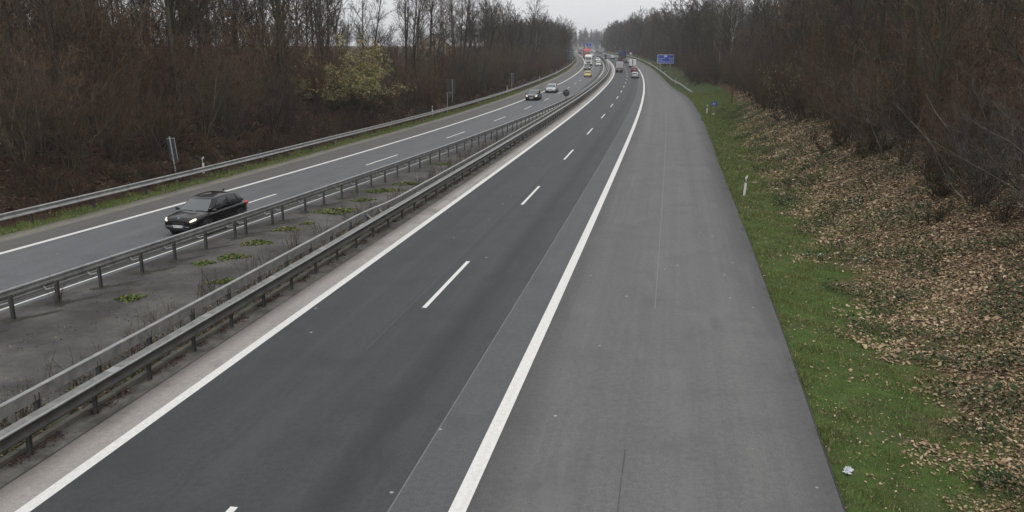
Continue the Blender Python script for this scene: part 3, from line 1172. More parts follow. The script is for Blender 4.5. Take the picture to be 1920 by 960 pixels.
# right wood
for s0, s1, ds, rows in ((16, 170, 6.0, (10.5, 15.5, 21)), (170, 420, 8.0, (7.5, 12)), (420, 760, 13.0, (8,))):
    for s in np.arange(s0, s1, ds):
        for e in rows:
            ss = s + random.uniform(-2.3, 2.3)
            d = float(R_EDGE(ss)) + e + random.uniform(-1.6, 1.6)
            x, y, _ = AR.at(ss, d)
            if not in_view(x, y, 60):
                continue
            put_tree(ss, d, TREES if s < 200 else FAR_TREES, random.uniform(.85, 1.12),
                     'bare tree of the wood above the leaf-strewn right bank' if s < 170 else ('bare tree behind the far right guardrail' if s < 420 else 'pale hazy tree at the far end of the right treeline'),
                     'bare trees of the right wood' if s < 170 else ('far trees of the right wood' if s < 420 else 'hazy far trees on the right'))
            n_tree += 1
for s0, s1, ds, rows in ((18, 170, 3.3, (8.2, 11.5)), (170, 400, 6.0, (5.2, 8))):
    for s in np.arange(s0, s1, ds):
        for e in rows:
            ss = s + random.uniform(-1.2, 1.2)
            d = float(R_EDGE(ss)) + e + random.uniform(-.8, .8) - (1.2 if 90 < s < 170 else 0)
            if 228 < ss < 268 and d < R_EDGE(ss) + 8.6:
                d = float(R_EDGE(ss)) + 8.6 + random.uniform(0, 1)
            x, y, _ = AR.at(ss, d)
            if not in_view(x, y, 100):
                continue
            put_shrub(ss, d, random.uniform(.75, 1.15), 'brown leafless shrub at the edge of the right wood' if s < 170 else 'distant leafless shrub above the right guardrail',
                      'leafless shrubs on the right bank' if s < 170 else 'far shrubs on the right bank')
            n_shrub += 1
print('trees', n_tree, 'shrubs', n_shrub)


def merged(name, protos, places, mats, label):
    """a mass nobody could count, as one mesh"""
    VV, FF, MI, off = [], [], [], 0
    for (x, y, z, rz, sc) in places:
        pr = random.choice(protos)
        c, s_ = math.cos(rz), math.sin(rz)
        for mi, (V, F) in enumerate(pr):
            q = V * sc
            q = np.stack([q[:, 0] * c - q[:, 1] * s_ + x, q[:, 0] * s_ + q[:, 1] * c + y, q[:, 2] + z], 1)
            VV.append(q)
            FF.append(F + off)
            MI.append(np.full(len(F), mi))
            off += len(q)
    me = np_mesh(name, np.concatenate(VV), np.concatenate(FF), np.concatenate(MI))
    o = link(name, me, None, mats)
    tag(o, label, name.replace('_', ' '), kind='stuff')
    return o


def seg_arrays(t, cls, sides):
    s = t.seg[cls]
    return prisms([a[0] for a in s], [a[1] for a in s], [a[2] for a in s], [a[3] for a in s], sides)


mass = []
for k in range(4):
    t = grow_tree(401 + k, 14 + k, .2, .2, 20, .32, 6, 3, .035)
    mass.append((seg_arrays(t, 0, 4), seg_arrays(t, 1, 3)))
pl = []
for s in np.arange(40, 420, 6.0):                       # deep rows of the left wood
    for e in (20, 25, 31, 38, 48, 60, 75, 95):
        ss = s + random.uniform(-3, 3)
        d = float(L_RAIL(ss)) - e - random.uniform(-3, 3)
        x, y, z, h = gpt(ss, d)
        if in_view(x, y, 60) and random.random() < ((.95 if e < 40 else .6) if s < 118 else (.25 if e < 32 and s > 230 else .0)):
            pl.append((x, y, z, random.uniform(0, 6.28), random.uniform(.75, 1.05) * (1 if s < 200 else .8)))
for s in np.arange(22, 420, 6.5):                       # deep rows of the right wood
    for e in (25, 31, 39, 50, 64):
        ss = s + random.uniform(-3, 3)
        d = float(R_EDGE(ss)) + e + random.uniform(-3, 3)
        x, y, z, h = gpt(ss, d)
        if in_view(x, y, 60) and random.random() < .85:
            pl.append((x, y, z, random.uniform(0, 6.28), random.uniform(.85, 1.15)))
for s in np.arange(415, 1300, 8.0):                    # the hazy woods beyond
    for e in ((5, 11, 18, 27, 38, 50) if s < 800 else (6, 14, 24, 36)):
        ss = s + random.uniform(-5, 5)
        for d in (float(R_EDGE(ss)) + e + random.uniform(-4, 4), float(L_RAIL(ss)) - e * 1.1 - random.uniform(-4, 4)):
            x, y, z, h = gpt(ss, d)
            if random.random() < .85 and in_view(x, y, 20):
                pl.append((x, y, z, random.uniform(0, 6.28), random.uniform(.8, 1.15) * (1.05 if d > 0 else .8)))
for k in range(170):                                    # a wooded rise far beyond the left treeline
    q = random.uniform(0, 1)
    x, y = -230 + 270 * q + random.uniform(-25, 25), 420 + 260 * q + random.uniform(-40, 60)
    if x < .03 * y:
        pl.append((x, y, 4, random.uniform(0, 6.28), random.uniform(.9, 1.25)))
for k in range(150):                                    # across the far bend
    y = random.uniform(900, 1150)
    x = random.choice((random.uniform(20, .062 * y), random.uniform(.118 * y, 330)))
    pl.append((x, y, 2.2, random.uniform(0, 6.28), random.uniform(.9, 1.2)))
for k in range(300):
    pl.append((random.uniform(40, 330), random.uniform(1180, 1360), 2.2, random.uniform(0, 6.28), random.uniform(1.1, 1.45)))
print('mass trees', len(pl))
near_pl = [p for p in pl if p[1] < 640]
far_pl = [p for p in pl if p[1] >= 640]
far_mass = []
for k in range(4):
    t = grow_tree(451 + k, 16 + k, .3, .12, 22, .34, 7, 4, .085)
    far_mass.append((seg_arrays(t, 0, 4), seg_arrays(t, 1, 3)))
merged('woodland', far_mass, far_pl, [M['bark'], M['twig_grey']], 'distant wooded ridge fading into haze where the road disappears')
merged('woodland', mass, near_pl, [M['bark'], M['twig_grey']], 'leafless woodland standing deep behind the trees of both banks')

under = []
for k in range(6):
    t = grow_shrub(501 + k, (1.2, 1.8, 4.5, 6.0, 7.5, 9.0)[k], (9, 10, 13, 14, 13, 12)[k], 7, 6, (.008, .009, .016, .018, .02, .02)[k], (.1, .8) if k < 3 else (.04, .45))
    under.append((seg_arrays(t, 0, 3), seg_arrays(t, 1, 3)))
pl, plow = [], []
for s in np.arange(22, 300, 3.2):
    for side in (0, 1):
        for e in (9.5, 12, 15, 19, 24, 30, 37, 45):
            ss = s + random.uniform(-1.5, 1.5)
            ee = e + random.uniform(-1.5, 1.5)
            d = float(L_RAIL(ss)) - ee if side == 0 else float(R_EDGE(ss)) + ee + 3
            x, y, z, h = gpt(ss, d)
            if side == 0 and s > 92 and ee > 13:
                continue
            if in_view(x, y, 80) and random.random() < .8:
                pl.append((x, y, z, random.uniform(0, 6.28), random.uniform(.8, 1.2) * (.62 if s > 92 and side == 0 else (.8 if s > 150 else 1))))
for s in np.arange(33, 150, 1.6):
    for e in (1.6, 2.6, 3.6, 4.8, 6):
        ss = s + random.uniform(-.8, .8)
        d = float(L_RAIL(ss)) - e - random.uniform(-.5, .5)
        x, y, z, h = gpt(ss, d)
        if in_view(x, y, 40) and random.random() < (.62 if e > 2 else .4) * (1.3 if s < 80 else .75):
            plow.append((x, y, z, random.uniform(0, 6.28), random.uniform(.6, 1.1)))
for s in np.arange(14, 120, 1.8):
    for e in (7.0, 8.2, 10):
        ss = s + random.uniform(-.8, .8)
        d = float(R_EDGE(ss)) + e + random.uniform(-.5, .5)
        x, y, z, h = gpt(ss, d)
        if in_view(x, y, 40) and random.random() < .38:
            plow.append((x, y, z, random.uniform(0, 6.28), random.uniform(.6, 1.0)))
print('under', len(pl), len(plow))
merged('brushwood', under[:2], plow, [M['twig_dark'], M['twig_red']], 'low dry brushwood and brambles at the foot of the banks')
under = under[2:]
merged('undergrowth', under, pl, [M['twig_dark'], M['twig_red']], 'dense brown undergrowth filling the ground between the trees')

# ------------------------------------------------------------------ vehicles
STYLES = {   # greenhouse: front base, front top, rear top, rear base (x for a 4.45 m car), belt, roof
    'suv': (1.08, .30, -1.62, -2.12, .97, 1.53),
    'sedan': (1.02, .20, -.95, -1.72, .90, 1.42),
    'hatch': (1.08, .35, -1.50, -2.05, .91, 1.46),
    'wagon': (1.02, .22, -1.80, -2.16, .92, 1.46),
}
BODY = {
    'suv': [(-2.235, .66, .48, .82), (-2.20, .80, .34, .97), (-1.95, .885, .26, 1.03), (-1.3, .90, .24, 1.03), (0, .905, .24, 1.0), (.85, .905, .24, .985), (1.10, .90, .24, .985),
            (1.55, .885, .25, .955), (1.95, .86, .26, .90), (2.14, .80, .29, .84), (2.215, .72, .32, .77), (2.235, .60, .37, .68)],
    'sedan': [(-2.235, .66, .42, .74), (-2.20, .80, .30, .90), (-1.9, .875, .22, .955), (-1.3, .89, .20, .95), (0, .895, .20, .92), (.85, .895, .20, .91), (1.10, .89, .20, .905),
              (1.55, .87, .21, .85), (1.95, .83, .22, .77), (2.14, .76, .25, .69), (2.215, .67, .29, .62), (2.235, .54, .34, .55)],
}
BODY['hatch'] = BODY['sedan']
BODY['wagon'] = BODY['sedan']


def wheel(parent, x, y, r, w, side, detail):
    mb = MB()
    n = 28 if detail else 14
    prof = [(r * .62, -w / 2), (r * .93, -w / 2), (r, -w * .36), (r, w * .36), (r * .93, w / 2), (r * .62, w / 2)]
    rows = [[(a * math.cos(t), o, a * math.sin(t)) for (a, o) in prof] for t in np.linspace(0, 2 * math.pi, n + 1)]
    mb.grid(rows, closed=True, caps=False)
    o = mb.build('wheel', M['tyre'], parent, True)
    o.location = (x, y, r)
    rb = MB()
    f = side * w * .46
    rb.cyl((0, f * .3, 0), (0, f * .55, 0), r * .64, seg=n)
    if detail:
        for k in range(5):
            a = k * 2 * math.pi / 5
            rb.box((math.cos(a) * r * .34, f * .9, math.sin(a) * r * .34), (r * .62, .03, r * .16), Euler((0, -a, 0)), .01)
        rows = [[(q * r * math.cos(t), f * e, q * r * math.sin(t)) for (q, e) in ((.58, .6), (.58, 1.0), (.66, 1.0), (.66, .6))] for t in np.linspace(0, 2 * math.pi, n + 1)]
        rb.grid(rows, closed=True, caps=False)
        rb.cyl((0, f * .6, 0), (0, f, 0), r * .14, seg=12)
    rb.build('rim', M['rim'] if not detail else M['rim'], o)
    return o


def car(label, style, paint, loc, rz, L=4.45, W=1.8, H=None, front_lit=False, tail_lit=False, detail=False, group=None, name='car', cat='car', roof=None):
    root = empty(name, loc, rz, label, cat, group)
    kx, ky = L / 4.47, W / 1.81
    st = STYLES[style]
    kz = (H / st[5]) if H else 1.0
    rows = []
    for (x, w, zb, zt) in BODY[style]:
        h = zt - zb
        half = [(0, zb), (.72, zb), (.95, zb + .06 * h / .6), (1.0, zb + .34 * h), (1.0, zb + .55 * h), (.965, zb + .8 * h), (.90, zt - .035), (.72, zt), (.35, zt + .02), (0, zt + .025)]
        pts = half + [(-a, b) for a, b in reversed(half[1:-1])]
        rows.append([(x * kx, a * w * ky, b * kz) for a, b in pts])
    mb = MB().grid(rows)
    mb.build('body', paint, root, True, 2 if detail else 1)

    f0, f1, r1, r0, zb, zr = st
    wb, wt = .855, .64

    def gh(face, u, v, off=0.0):
        vv = v
        xf = f0 + (f1 - f0) * vv
        xr = r0 + (r1 - r0) * vv
        w = wb + (wt - wb) * vv ** 1.25
        z = zb - .03 + (zr - zb - .02) * vv
        if face in ('left', 'right'):
            z += .055 * (1 - (2 * u - 1) ** 2) * vv
        elif face == 'rear':
            z -= .02 * vv
        if face == 'front':
            y = (1 - 2 * u) * w * .97
            return ((xf + off + .10 * (1 - (2 * u - 1) ** 2)) * kx, y * ky, (z + off * .55) * kz)
        if face == 'rear':
            y = (2 * u - 1) * w * .97
            return ((xr - off - .06 * (1 - (2 * u - 1) ** 2)) * kx, y * ky, (z + off * .3) * kz)
        s_ = 1 if face == 'left' else -1
        x = xf + (xr - xf) * u
        bow = .02 * (1 - (2 * u - 1) ** 2)
        return (x * kx, s_ * (w + bow + off) * ky, (z + off * .3) * kz)

    rows = []
    for v in (0, .35, .7, .93):
        ring = [gh('front', u, v) for u in (.0, .25, .5, .75, 1)] + [gh('right', u, v) for u in (.04, .3, .6, .96)] + \
               [gh('rear', u, v) for u in (0, .3, .7, 1)] + [gh('left', u, v) for u in (.96, .6, .3, .04)]
        rows.append(ring)
    top = rows[-1]
    cx = sum(p[0] for p in top) / len(top)
    for sc_, dz in ((.93, .045), (.6, .075), (.2, .085)):
        rows.append([(cx + (p[0] - cx) * sc_, p[1] * sc_, p[2] + dz * kz) for p in top])
    MB().grid(rows).build('roof', roof or paint, root, True, 2 if detail else 1)

    def pane(name, face, u0, u1, v0, v1, mat, off=.012, skew0=0.0, skew1=0.0):
        n, m = (10, 6) if detail else (5, 3)
        rr = []
        for j in range(m + 1):
            v = v0 + (v1 - v0) * j / m
            a = u0 + skew0 * j / m
            b = u1 + skew1 * j / m
            rr.append([gh(face, a + (b - a) * i / n, v, off) for i in range(n + 1)])
        mb = MB().grid(rr, closed=False, caps=False)
        return mb.build(name, mat, root, True)

    pane('windscreen', 'front', .05, .95, .1, .90, M['screen_glass'])
    pane('rear_window', 'rear', .1, .9, .2, .86, M['glass'])
    for side in ('left', 'right'):
        pane('side_window', side, .10, .46, .16, .86, M['glass'], skew0=.03)
        pane('side_window', side, .485, .78 if style in ('suv', 'wagon') else .9, .16, .86, M['glass'], skew1=-.02)
        if style in ('suv', 'wagon'):
            pane('side_window', side, .80, .93, .20, .84, M['glass'], skew1=-.05)
    # wheels with dark arches
    r = .335 * kz if style == 'suv' else .315 * kz
    for x in (1.34 * kx, -1.34 * kx):
        for sd in (1, -1):
            a = MB()
            a.cyl((x, sd * .55 * ky, r + .01), (x, sd * .908 * ky, r + .01), r * 1.17, seg=26)
            a.build('wheel_arch', M['black_plastic'] if detail else M['tyre'], root)
            wheel(root, x, sd * .815 * ky, r, .22, sd, detail)
    dz = .03 if style == 'suv' else -.07
    for sd in (1, -1):
        lm = MB().ball((2.06 * kx, sd * .655 * ky, (.735 + dz) * kz), (.19 * kx, .13 * ky, .062 * kz), Euler((0, .30, sd * -.55)), 16)
        lm.build('headlight', M['headlamp'] if front_lit else M['headlamp_off'], root, True)
        tl = MB().ball((-2.13 * kx, sd * .72 * ky, (.86 + dz) * kz), (.12 * kx, .16 * ky, .10 * kz), Euler((0, -.2, sd * .5)), 14)
        tl.build('tail_light', M['tail_lit'] if tail_lit else M['tail'], root, True)
        mr = MB().ball((.86 * kx, sd * 1.0 * ky, (1.0 + dz) * kz), (.07, .115, .075), Euler((0, 0, sd * .2)), 12)
        mr.box((.88 * kx, sd * .9 * ky, (.975 + dz) * kz), (.06, .14, .03))
        mr.build('wing_mirror', paint if not detail else M['black_paint'], root, True)
    MB().box((2.232 * kx, 0, (.585 + dz) * kz), (.06, .62 * ky, .13 * kz), Euler((0, .12, 0)), .03).build('grille', M['black_plastic'], root)
    MB().box((2.225 * kx, 0, (.36 + dz * .8) * kz), (.05, 1.05 * ky, .14 * kz), None, .03).build('air_intake', M['black_plastic'], root)
    MB().box((2.265 * kx, 0, (.475 + dz) * kz), (.015, .52, .112), None, .004).build('number_plate', M['plate'], root)
    MB().box((-2.245 * kx, 0, (.78 + dz) * kz), (.02, .52, .112), None, .004).build('number_plate', M['plate'], root)
    MB().box((-2.2 * kx, 0, (.42 + dz) * kz), (.08, 1.35 * ky, .16 * kz), None, .04).build('rear_bumper', M['black_plastic'], root)
    if detail:
        for sd in (1, -1):
            MB().box((2.247 * kx, sd * .165, .60), (.05, .25, .15), Euler((0, .14, 0)), .045).build('kidney_grille', M['black_plastic'], root)
            tr = MB()
            tr.cyl((2.268, sd * .05, .52), (2.262, sd * .30, .545), .017, seg=8)
            tr.build('grille_trim', M['chrome'], root)
            MB().ball((2.135, sd * .62, .42), (.05, .085, .05), None, 10).build('fog_lamp', M['headlamp_off'], root, True)
            MB().ball((2.10, sd * .60, .665), (.10, .08, .03), Euler((0, .3, sd * -.6)), 10).build('indicator', M['indicator'], root, True)
            for x in (.12, -.95):
                MB().box((x, sd * .915, .87), (.2, .025, .03), None, .008).build('door_handle', M['black_paint'], root)
            MB().box((0, sd * .905, .30), (2.1, .03, .10), None, .012).build('sill_trim', M['black_plastic'], root)
            MB().box((2.262, sd * .46, .505), (.02, .30, .022), Euler((0, 0, sd * -.18)), .006).build('bumper_trim', M['chrome'], root)
        em = MB().cyl((2.13, 0, .835), (2.15, 0, .862), .045, seg=20)
        em.build('emblem', M['chrome'], root)
        MB().cyl((2.152, 0, .864), (2.154, 0, .868), .03, seg=20).build('emblem_disc', M['emblem'], root)
        MB().box((2.274, .245, .475), (.004, .03, .108)).build('plate_band', M['blue_sign'], root)
        MB().ball((-1.45, 0, 1.575), (.10, .025, .045), None, 10).build('antenna_fin', M['black_paint'], root, True)
        for sd in (1, -1):
            MB().box((1.45, sd * .33, .965), (.9, .018, .012), Euler((0, .10, sd * .10)), .005).build('bonnet_crease', M['black_paint'], root)
            wp = MB().cyl((1.12, sd * .05 + .1, 1.01), (1.02, sd * .55, 1.03), .012, seg=6)
            wp.build('wiper', M['black_plastic'], root)
    return root


def heading(h, away=True):
    return math.pi / 2 - h + (0 if away else math.pi)


def on_left(s, d):
    x, y, z, h = lpt(s, d)
    return dict(loc=(x, y, z), rz=heading(h, False))


def on_right(s, d):
    x, y, z, h = rpt(s, d)
    return dict(loc=(x, y, z), rz=heading(h))


suv = car('shiny black SUV with lit headlights, closest to the camera on the oncoming lanes', 'suv', M['black_paint'], **on_left(39.9, 4.90), front_lit=True, detail=True)
suv.scale = (.915, .925, .96)
car('dark grey saloon with bright headlights just ahead of the silver saloon', 'sedan', M['charcoal_paint'], **on_left(131.4, 1.45), L=4.7, W=1.85, front_lit=True)
car('silver saloon following the dark grey saloon past the round sign', 'sedan', M['silver_paint'], **on_left(152.2, 1.70), L=4.7, W=1.85)
car('bright yellow car on the oncoming lanes', 'hatch', M['yellow_paint'], **on_left(223.3, 3.9), L=4.1, W=1.75)
car('dark hatchback with lit headlights between the yellow car and the white lorry', 'hatch', M['charcoal_paint'], **on_left(269.9, 1.9), front_lit=True)
car('white hatchback overtaking beside the white lorry, lower of the two white cars', 'hatch', M['white_paint'], **on_left(300.5, 4.85))
car('white saloon with headlights on, behind the white hatchback near the median', 'sedan', M['white_paint'], **on_left(342, 5.2), front_lit=True)
car('white car half hidden behind the red lorry', 'hatch', M['white_paint'], **on_left(430, 5.2), front_lit=True)
for k, (s, d) in enumerate([(560, 2.0), (600, 4.6), (640, 1.9), (690, 2.2), (840, 3.2)]):
    car('tiny far-off oncoming car with headlights on at the bend behind the red lorry', 'hatch', (M['white_paint'], M['charcoal_paint'], M['grey_paint'])[k % 3], **on_left(s, d),
        front_lit=True, group='far oncoming cars at the bend')
car('silver estate car closest to the camera on the right carriageway', 'wagon', M['silver_paint'], **on_right(214.2, -1.95))
car('dark red car between the silver estate and the white box van', 'hatch', M['red_paint'], **on_right(250.8, -1.75), H=1.5)
car('black saloon tailing the grey box van in the overtaking lane', 'sedan', M['black_paint'], **on_right(249.5, -6.0))
car('black hatchback between the blue lorry and the white box van', 'hatch', M['black_paint'], **on_right(324, -2.5))
car('small silver saloon overtaking the blue lorry', 'sedan', M['silver_paint'], **on_right(372, -5.0))
car('brown-grey car beyond the blue lorry, alone in its lane', 'hatch', plain('brown_grey_paint', (.12, .11, .10), .35, .2), **on_right(556, -2.2))
car('far white car driving away past the double round sign', 'hatch', M['white_paint'], **on_right(600, -5.2), W=1.85, H=1.6)
car('far dark blue car driving away beside the far white car', 'hatch', plain('navy_paint', (.02, .03, .09), .35), **on_right(628, -2.2))


def lorry(label, cabm, boxm, loc, rz, towards=True, boxtop=None, W=2.5, trailer=13.0, cabh=3.7, boxh=4.0, cat='lorry', name='lorry'):
    """articulated lorry; local +x is its front; loc is the point under the cab front (towards) or box rear"""
    root = empty(name, loc, rz, label, cat)
    x0 = 0 if towards else trailer + 2.6
    hw = W / 2
    pr = [(x0 - 2.1, .55), (x0 - .10, .55), (x0, .75), (x0 - .02, 1.9), (x0 - .32, 3.0), (x0 - .75, cabh - .1), (x0 - 1.2, cabh), (x0 - 2.1, cabh + .15)]
    rows = []
    for y, k in ((-hw, .96), (-hw + .09, 1), (hw - .09, 1), (hw, .96)):
        cx, cz = x0 - 1.0, 2.0
        rows.append([(cx + (x - cx) * k, y, cz + (z - cz) * k) for x, z in pr])
    MB().grid(rows).build('cab', cabm, root)
    MB().poly([(x0 - .0, -hw + .12, 1.95), (x0 - .0, hw - .12, 1.95), (x0 - .30, hw - .18, 2.95), (x0 - .30, -hw + .18, 2.95)], (.03, 0, .01)).build('windscreen', M['screen_glass'], root)
    MB().box((x0 + .005, 0, 1.62), (.03, W * .55, .16), None, .01).build('upper_grille', M['black_plastic'], root)
    MB().box((x0 + .005, 0, 1.1), (.03, W * .72, .4), None, .02).build('grille', M['black_plastic'], root)
    MB().box((x0 - .1, 0, .55), (.3, W * .98, .4), None, .05).build('bumper', M['black_plastic'], root)
    for sd in (1, -1):
        MB().box((x0 + .04, sd * W * .41, .82), (.08, .34, .2), None, .04).build('headlight', M['headlamp'], root)
        m = MB().box((x0 + .05, sd * (hw + .2), 2.4), (.12, .22, .6), None, .03)
        m.cyl((x0 - .05, sd * hw, 2.6), (x0 + .05, sd * (hw + .2), 2.6), .03, seg=6)
        m.build('wing_mirror', M['black_plastic'], root)
        MB().box((x0 - 1.0, sd * (hw + .005), 2.35), (.9, .012, .7), None, .005).build('side_window', M['glass'], root)
    xb = x0 - 2.6
    if boxtop is None:
        MB().box((xb - trailer / 2, 0, (1.1 + boxh) / 2), (trailer, W + .04, boxh - 1.1), None, .03).build('box_body', boxm, root)
    else:
        MB().box((xb - trailer / 2, 0, 1.75), (trailer, W, 1.5), None, .03).build('box_body', boxm, root)
        rows = [[(xb - trailer * t, y, z) for (y, z) in ((-hw - .04, 2.3), (-hw - .04, boxh - .5), (-hw + .3, boxh - .12), (0, boxh), (hw - .3, boxh - .12), (hw + .04, boxh - .5), (hw + .04, 2.3))]
                for t in (0, .25, .5, .75, 1)]
        MB().grid(rows).build('tarpaulin', boxtop, root)
    MB().box((xb - trailer - .02, 0, 2.2 if boxtop is None else 1.75), (.02, .05, boxh - 1.6 if boxtop is None else 1.4)).build('door_gap', M['black_plastic'], root)
    MB().box((xb - trailer / 2, 0, .95), (trailer, 1.1, .28)).build('chassis', M['steel_dark'], root)
    MB().box((xb - trailer + .1, 0, .6), (.14, W * .95, .22), None, .03).build('rear_bumper', M['steel_dark'], root)
    for sd in (1, -1):
        MB().box((xb - trailer + .02, sd * W * .4, .82), (.05, .4, .14), None, .02).build('tail_light', M['tail_lit'], root)
        for x in (x0 - 1.3, x0 - 4.6, xb - trailer + 1.6, xb - trailer + 2.9, xb - trailer + 4.2):
            wheel(root, x, sd * (hw - .17), .5, .3, sd, False)
    return root


def lorry_left(s, d):
    x, y, z, h = lpt(s, d)
    return dict(loc=(x, y, z), rz=heading(h, False))


lorry('white articulated lorry with a tall cab, facing the camera', M['white_paint'], M['white_paint'], **lorry_left(300, 1.5), W=2.2, cabh=3.5, boxh=3.6)
lorry('red articulated lorry facing the camera behind the white lorry', M['red_truck'], M['red_truck'], **lorry_left(388, 1.6))
lorry('far beige box lorry behind the red lorry', M['grey_paint'], M['beige'], **lorry_left(540, 1.4), cabh=3.0)
x, y, z, h = rpt(341, -2.4)
lorry('blue-topped tarpaulin lorry seen from behind', M['charcoal_paint'], plain('dark_tailboard', (.05, .055, .06), .5, .2), (x, y, z), heading(h), False, M['blue_tarp'], trailer=8.5, boxh=3.9)


def van(label, boxm, loc, rz, W=2.05, H=2.45, L=5.6, strip=False):
    root = empty('box_van', loc, rz, label, 'van')
    hw = W / 2
    MB().box((1.9, 0, .62 + H * .32), (3.6, W, H * .86), None, .07).build('box_body', boxm, root)
    rows = []
    for y, k in ((-hw + .06, .95), (-hw + .14, 1), (hw - .14, 1), (hw - .06, .95)):
        pr = [(3.6, .42), (L, .42), (L + .05, .7), (L - .15, 1.05), (L - .75, 1.3), (L - 1.3, H * .86), (3.6, H * .9)]
        rows.append([(x, y, 1.0 + (z - 1.0) * k) for x, z in pr])
    MB().grid(rows).build('cab', boxm, root)
    MB().poly([(L - .73, -hw + .2, 1.34), (L - .73, hw - .2, 1.34), (L - 1.24, hw - .24, H * .82), (L - 1.24, -hw + .24, H * .82)], (.03, 0, .02)).build('windscreen', M['screen_glass'], root)
    if strip:
        MB().box((.085, 0, .64 + H * .34), (.03, .26, H * .80), None, .01).build('dark_door_strip', M['black_plastic'], root)
        MB().box((.07, 0, .62 + H * .1), (.03, .3, .2), None, .01).build('number_plate', M['plate'], root)
    else:
        MB().box((.085, 0, .62 + H * .34), (.02, .03, H * .78)).build('door_gap', M['black_plastic'], root)
    MB().box((.15, 0, .42), (.25, W * .96, .2), None, .03).build('rear_bumper', M['black_plastic'], root)
    for sd in (1, -1):
        MB().box((.1, sd * W * .43, .68), (.05, .16, .26), None, .02).build('tail_light', M['tail'], root)
        m = MB().box((L - 1.15, sd * (hw + .16), 1.55), (.1, .2, .34), None, .03)
        m.cyl((L - 1.2, sd * (hw - .1), 1.55), (L - 1.15, sd * (hw + .16), 1.55), .025, seg=6)
        m.build('wing_mirror', M['black_plastic'], root)
        for x in (1.1, L - .9):
            wheel(root, x, sd * (hw - .14), .36, .24, sd, False)


x, y, z, h = rpt(284.5, -1.45)
van('white box van with a dark strip between its rear doors', M['white_paint'], (x, y, z), heading(h), 2.1, 2.6, strip=True)
x, y, z, h = rpt(261.5, -5.9)
van('grey box van in the overtaking lane in front of the black saloon', plain('light_grey_paint', (.5, .51, .51), .45, .1, .08, 2), (x, y, z), heading(h), 2.1, 2.5)
x, y, z, h = rpt(690, -5.3)
van('pale far-off van at the end of the overtaking lane', M['white_paint'], (x, y, z), heading(h), 2.0, 2.4)


# ------------------------------------------------------------------ signs and posts
def sign_root(name, label, s, d, z=None, off=0.0, tilt=(0, 0), cat='sign'):
    """an upright thing on the verge; local +y looks along the traffic, -y at the camera"""
    x, y, z0, h = gpt(s, d)
    o = empty(name, (x, y, z0 if z is None else z), -h + off, label, cat)
    o.rotation_euler = (tilt[0], tilt[1], -h + off)
    return o


def rounded(w, h, r, y=0.0, n=5):
    pts = []
    for (cx, cz, a0) in ((w / 2 - r, h / 2 - r, 0), (-w / 2 + r, h / 2 - r, 90), (-w / 2 + r, -h / 2 + r, 180), (w / 2 - r, -h / 2 + r, 270)):
        for i in range(n):
            a = R(a0 + 90 * i / (n - 1))
            pts.append((cx + r * math.cos(a), y, cz + r * math.sin(a)))
    return pts


def text(body, size, loc, parent, mat, align='LEFT', name='lettering'):
    cu = bpy.data.curves.new(name, 'FONT')
    cu.body = body
    cu.size = size
    cu.align_x = align
    cu.align_y = 'CENTER'
    cu.extrude = .004
    cu.materials.append(mat)
    tmp = bpy.data.objects.new(name, cu)
    me = bpy.data.meshes.new_from_object(tmp)
    bpy.data.objects.remove(tmp)
    o = bpy.data.objects.new(name, me)
    o.location = loc
    o.rotation_euler = (math.pi / 2, 0, 0)
    o.parent = parent
    COL.objects.link(o)
    return o


# blue distance board on the right
b = sign_root('distance_sign', 'large blue distance sign with white lettering above the right guardrail', 269.8, 7.95, off=-.02)
for x in (-1.5, 1.5):
    MB().cyl((x, .12, -.4), (x, .12, 4.6), .07, seg=10).build('post', M['pole'], b)
zc = 3.20
p = MB().poly([(a, 0, zc + c) for a, _, c in rounded(4.9, 2.62, .22)], (0, .05, 0)).build('border', M['white_sign'], b)
MB().poly([(a, -.01, zc + c) for a, _, c in rounded(4.66, 2.38, .18)], (0, .02, 0)).build('panel', M['blue_sign'], b)
MB().poly([(a, -.022, zc + .80 + c) for a, _, c in rounded(1.0, .5, .12)], (0, .008, 0)).build('route_shield', M['white_sign'], b)
text('A 42', .42, (0, -.03, zc + .80), b, M['blue_sign'], 'CENTER')
for i, (l, rr) in enumerate((('Duisburg', '36 km'), ('Herne', '9 km'), ('Castrop-Rauxel', '7 km'))):
    text(l, .50, (-2.12, -.025, zc + .20 - i * .50), b, M['white_sign'])
    text(rr, .50, (2.12, -.025, zc + .20 - i * .50), b, M['white_sign'], 'RIGHT')
# small blue kilometre plate
b = sign_root('kilometre_sign', 'small blue kilometre plate on a thin post in the grass', 105.4, 8.75)
MB().cyl((0, .03, -.3), (0, .03, 1.3), .025, seg=8).build('post', M['pole'], b)
MB().poly([(a, 0, 1.2 + c) for a, _, c in rounded(.62, .34, .05)], (0, .02, 0)).build('panel', M['blue_sign'], b)
text('8,5', .27, (0, -.006, 1.2), b, M['white_sign'], 'CENTER')
# rusty post
b = sign_root('rusty_post', 'rusty brown post at the foot of the right-hand shrubs', 117.5, 11.75, cat='post')
MB().box((0, 0, 1.05), (.22, .22, 2.5), None, .02).build('shaft', M['rust'], b)
MB().box((0, 0, 2.33), (.25, .25, .06), None, .01).build('cap', M['rust'], b)
# warning triangle on the far right verge
b = sign_root('warning_sign', 'small triangular warning sign on the far right verge', 404, 5.0)
MB().cyl((0, .05, -.4), (0, .05, 2.6), .04, seg=8).build('post', M['pole'], b)
MB().poly([(-.75, 0, 1.3), (.75, 0, 1.3), (0, 0, 2.65)], (0, .03, 0)).build('red_border', M['red_sign'], b)
MB().poly([(-.62, -.012, 1.37), (.62, -.012, 1.37), (0, -.012, 2.49)], (0, .02, 0)).build('panel', M['white_sign'], b)
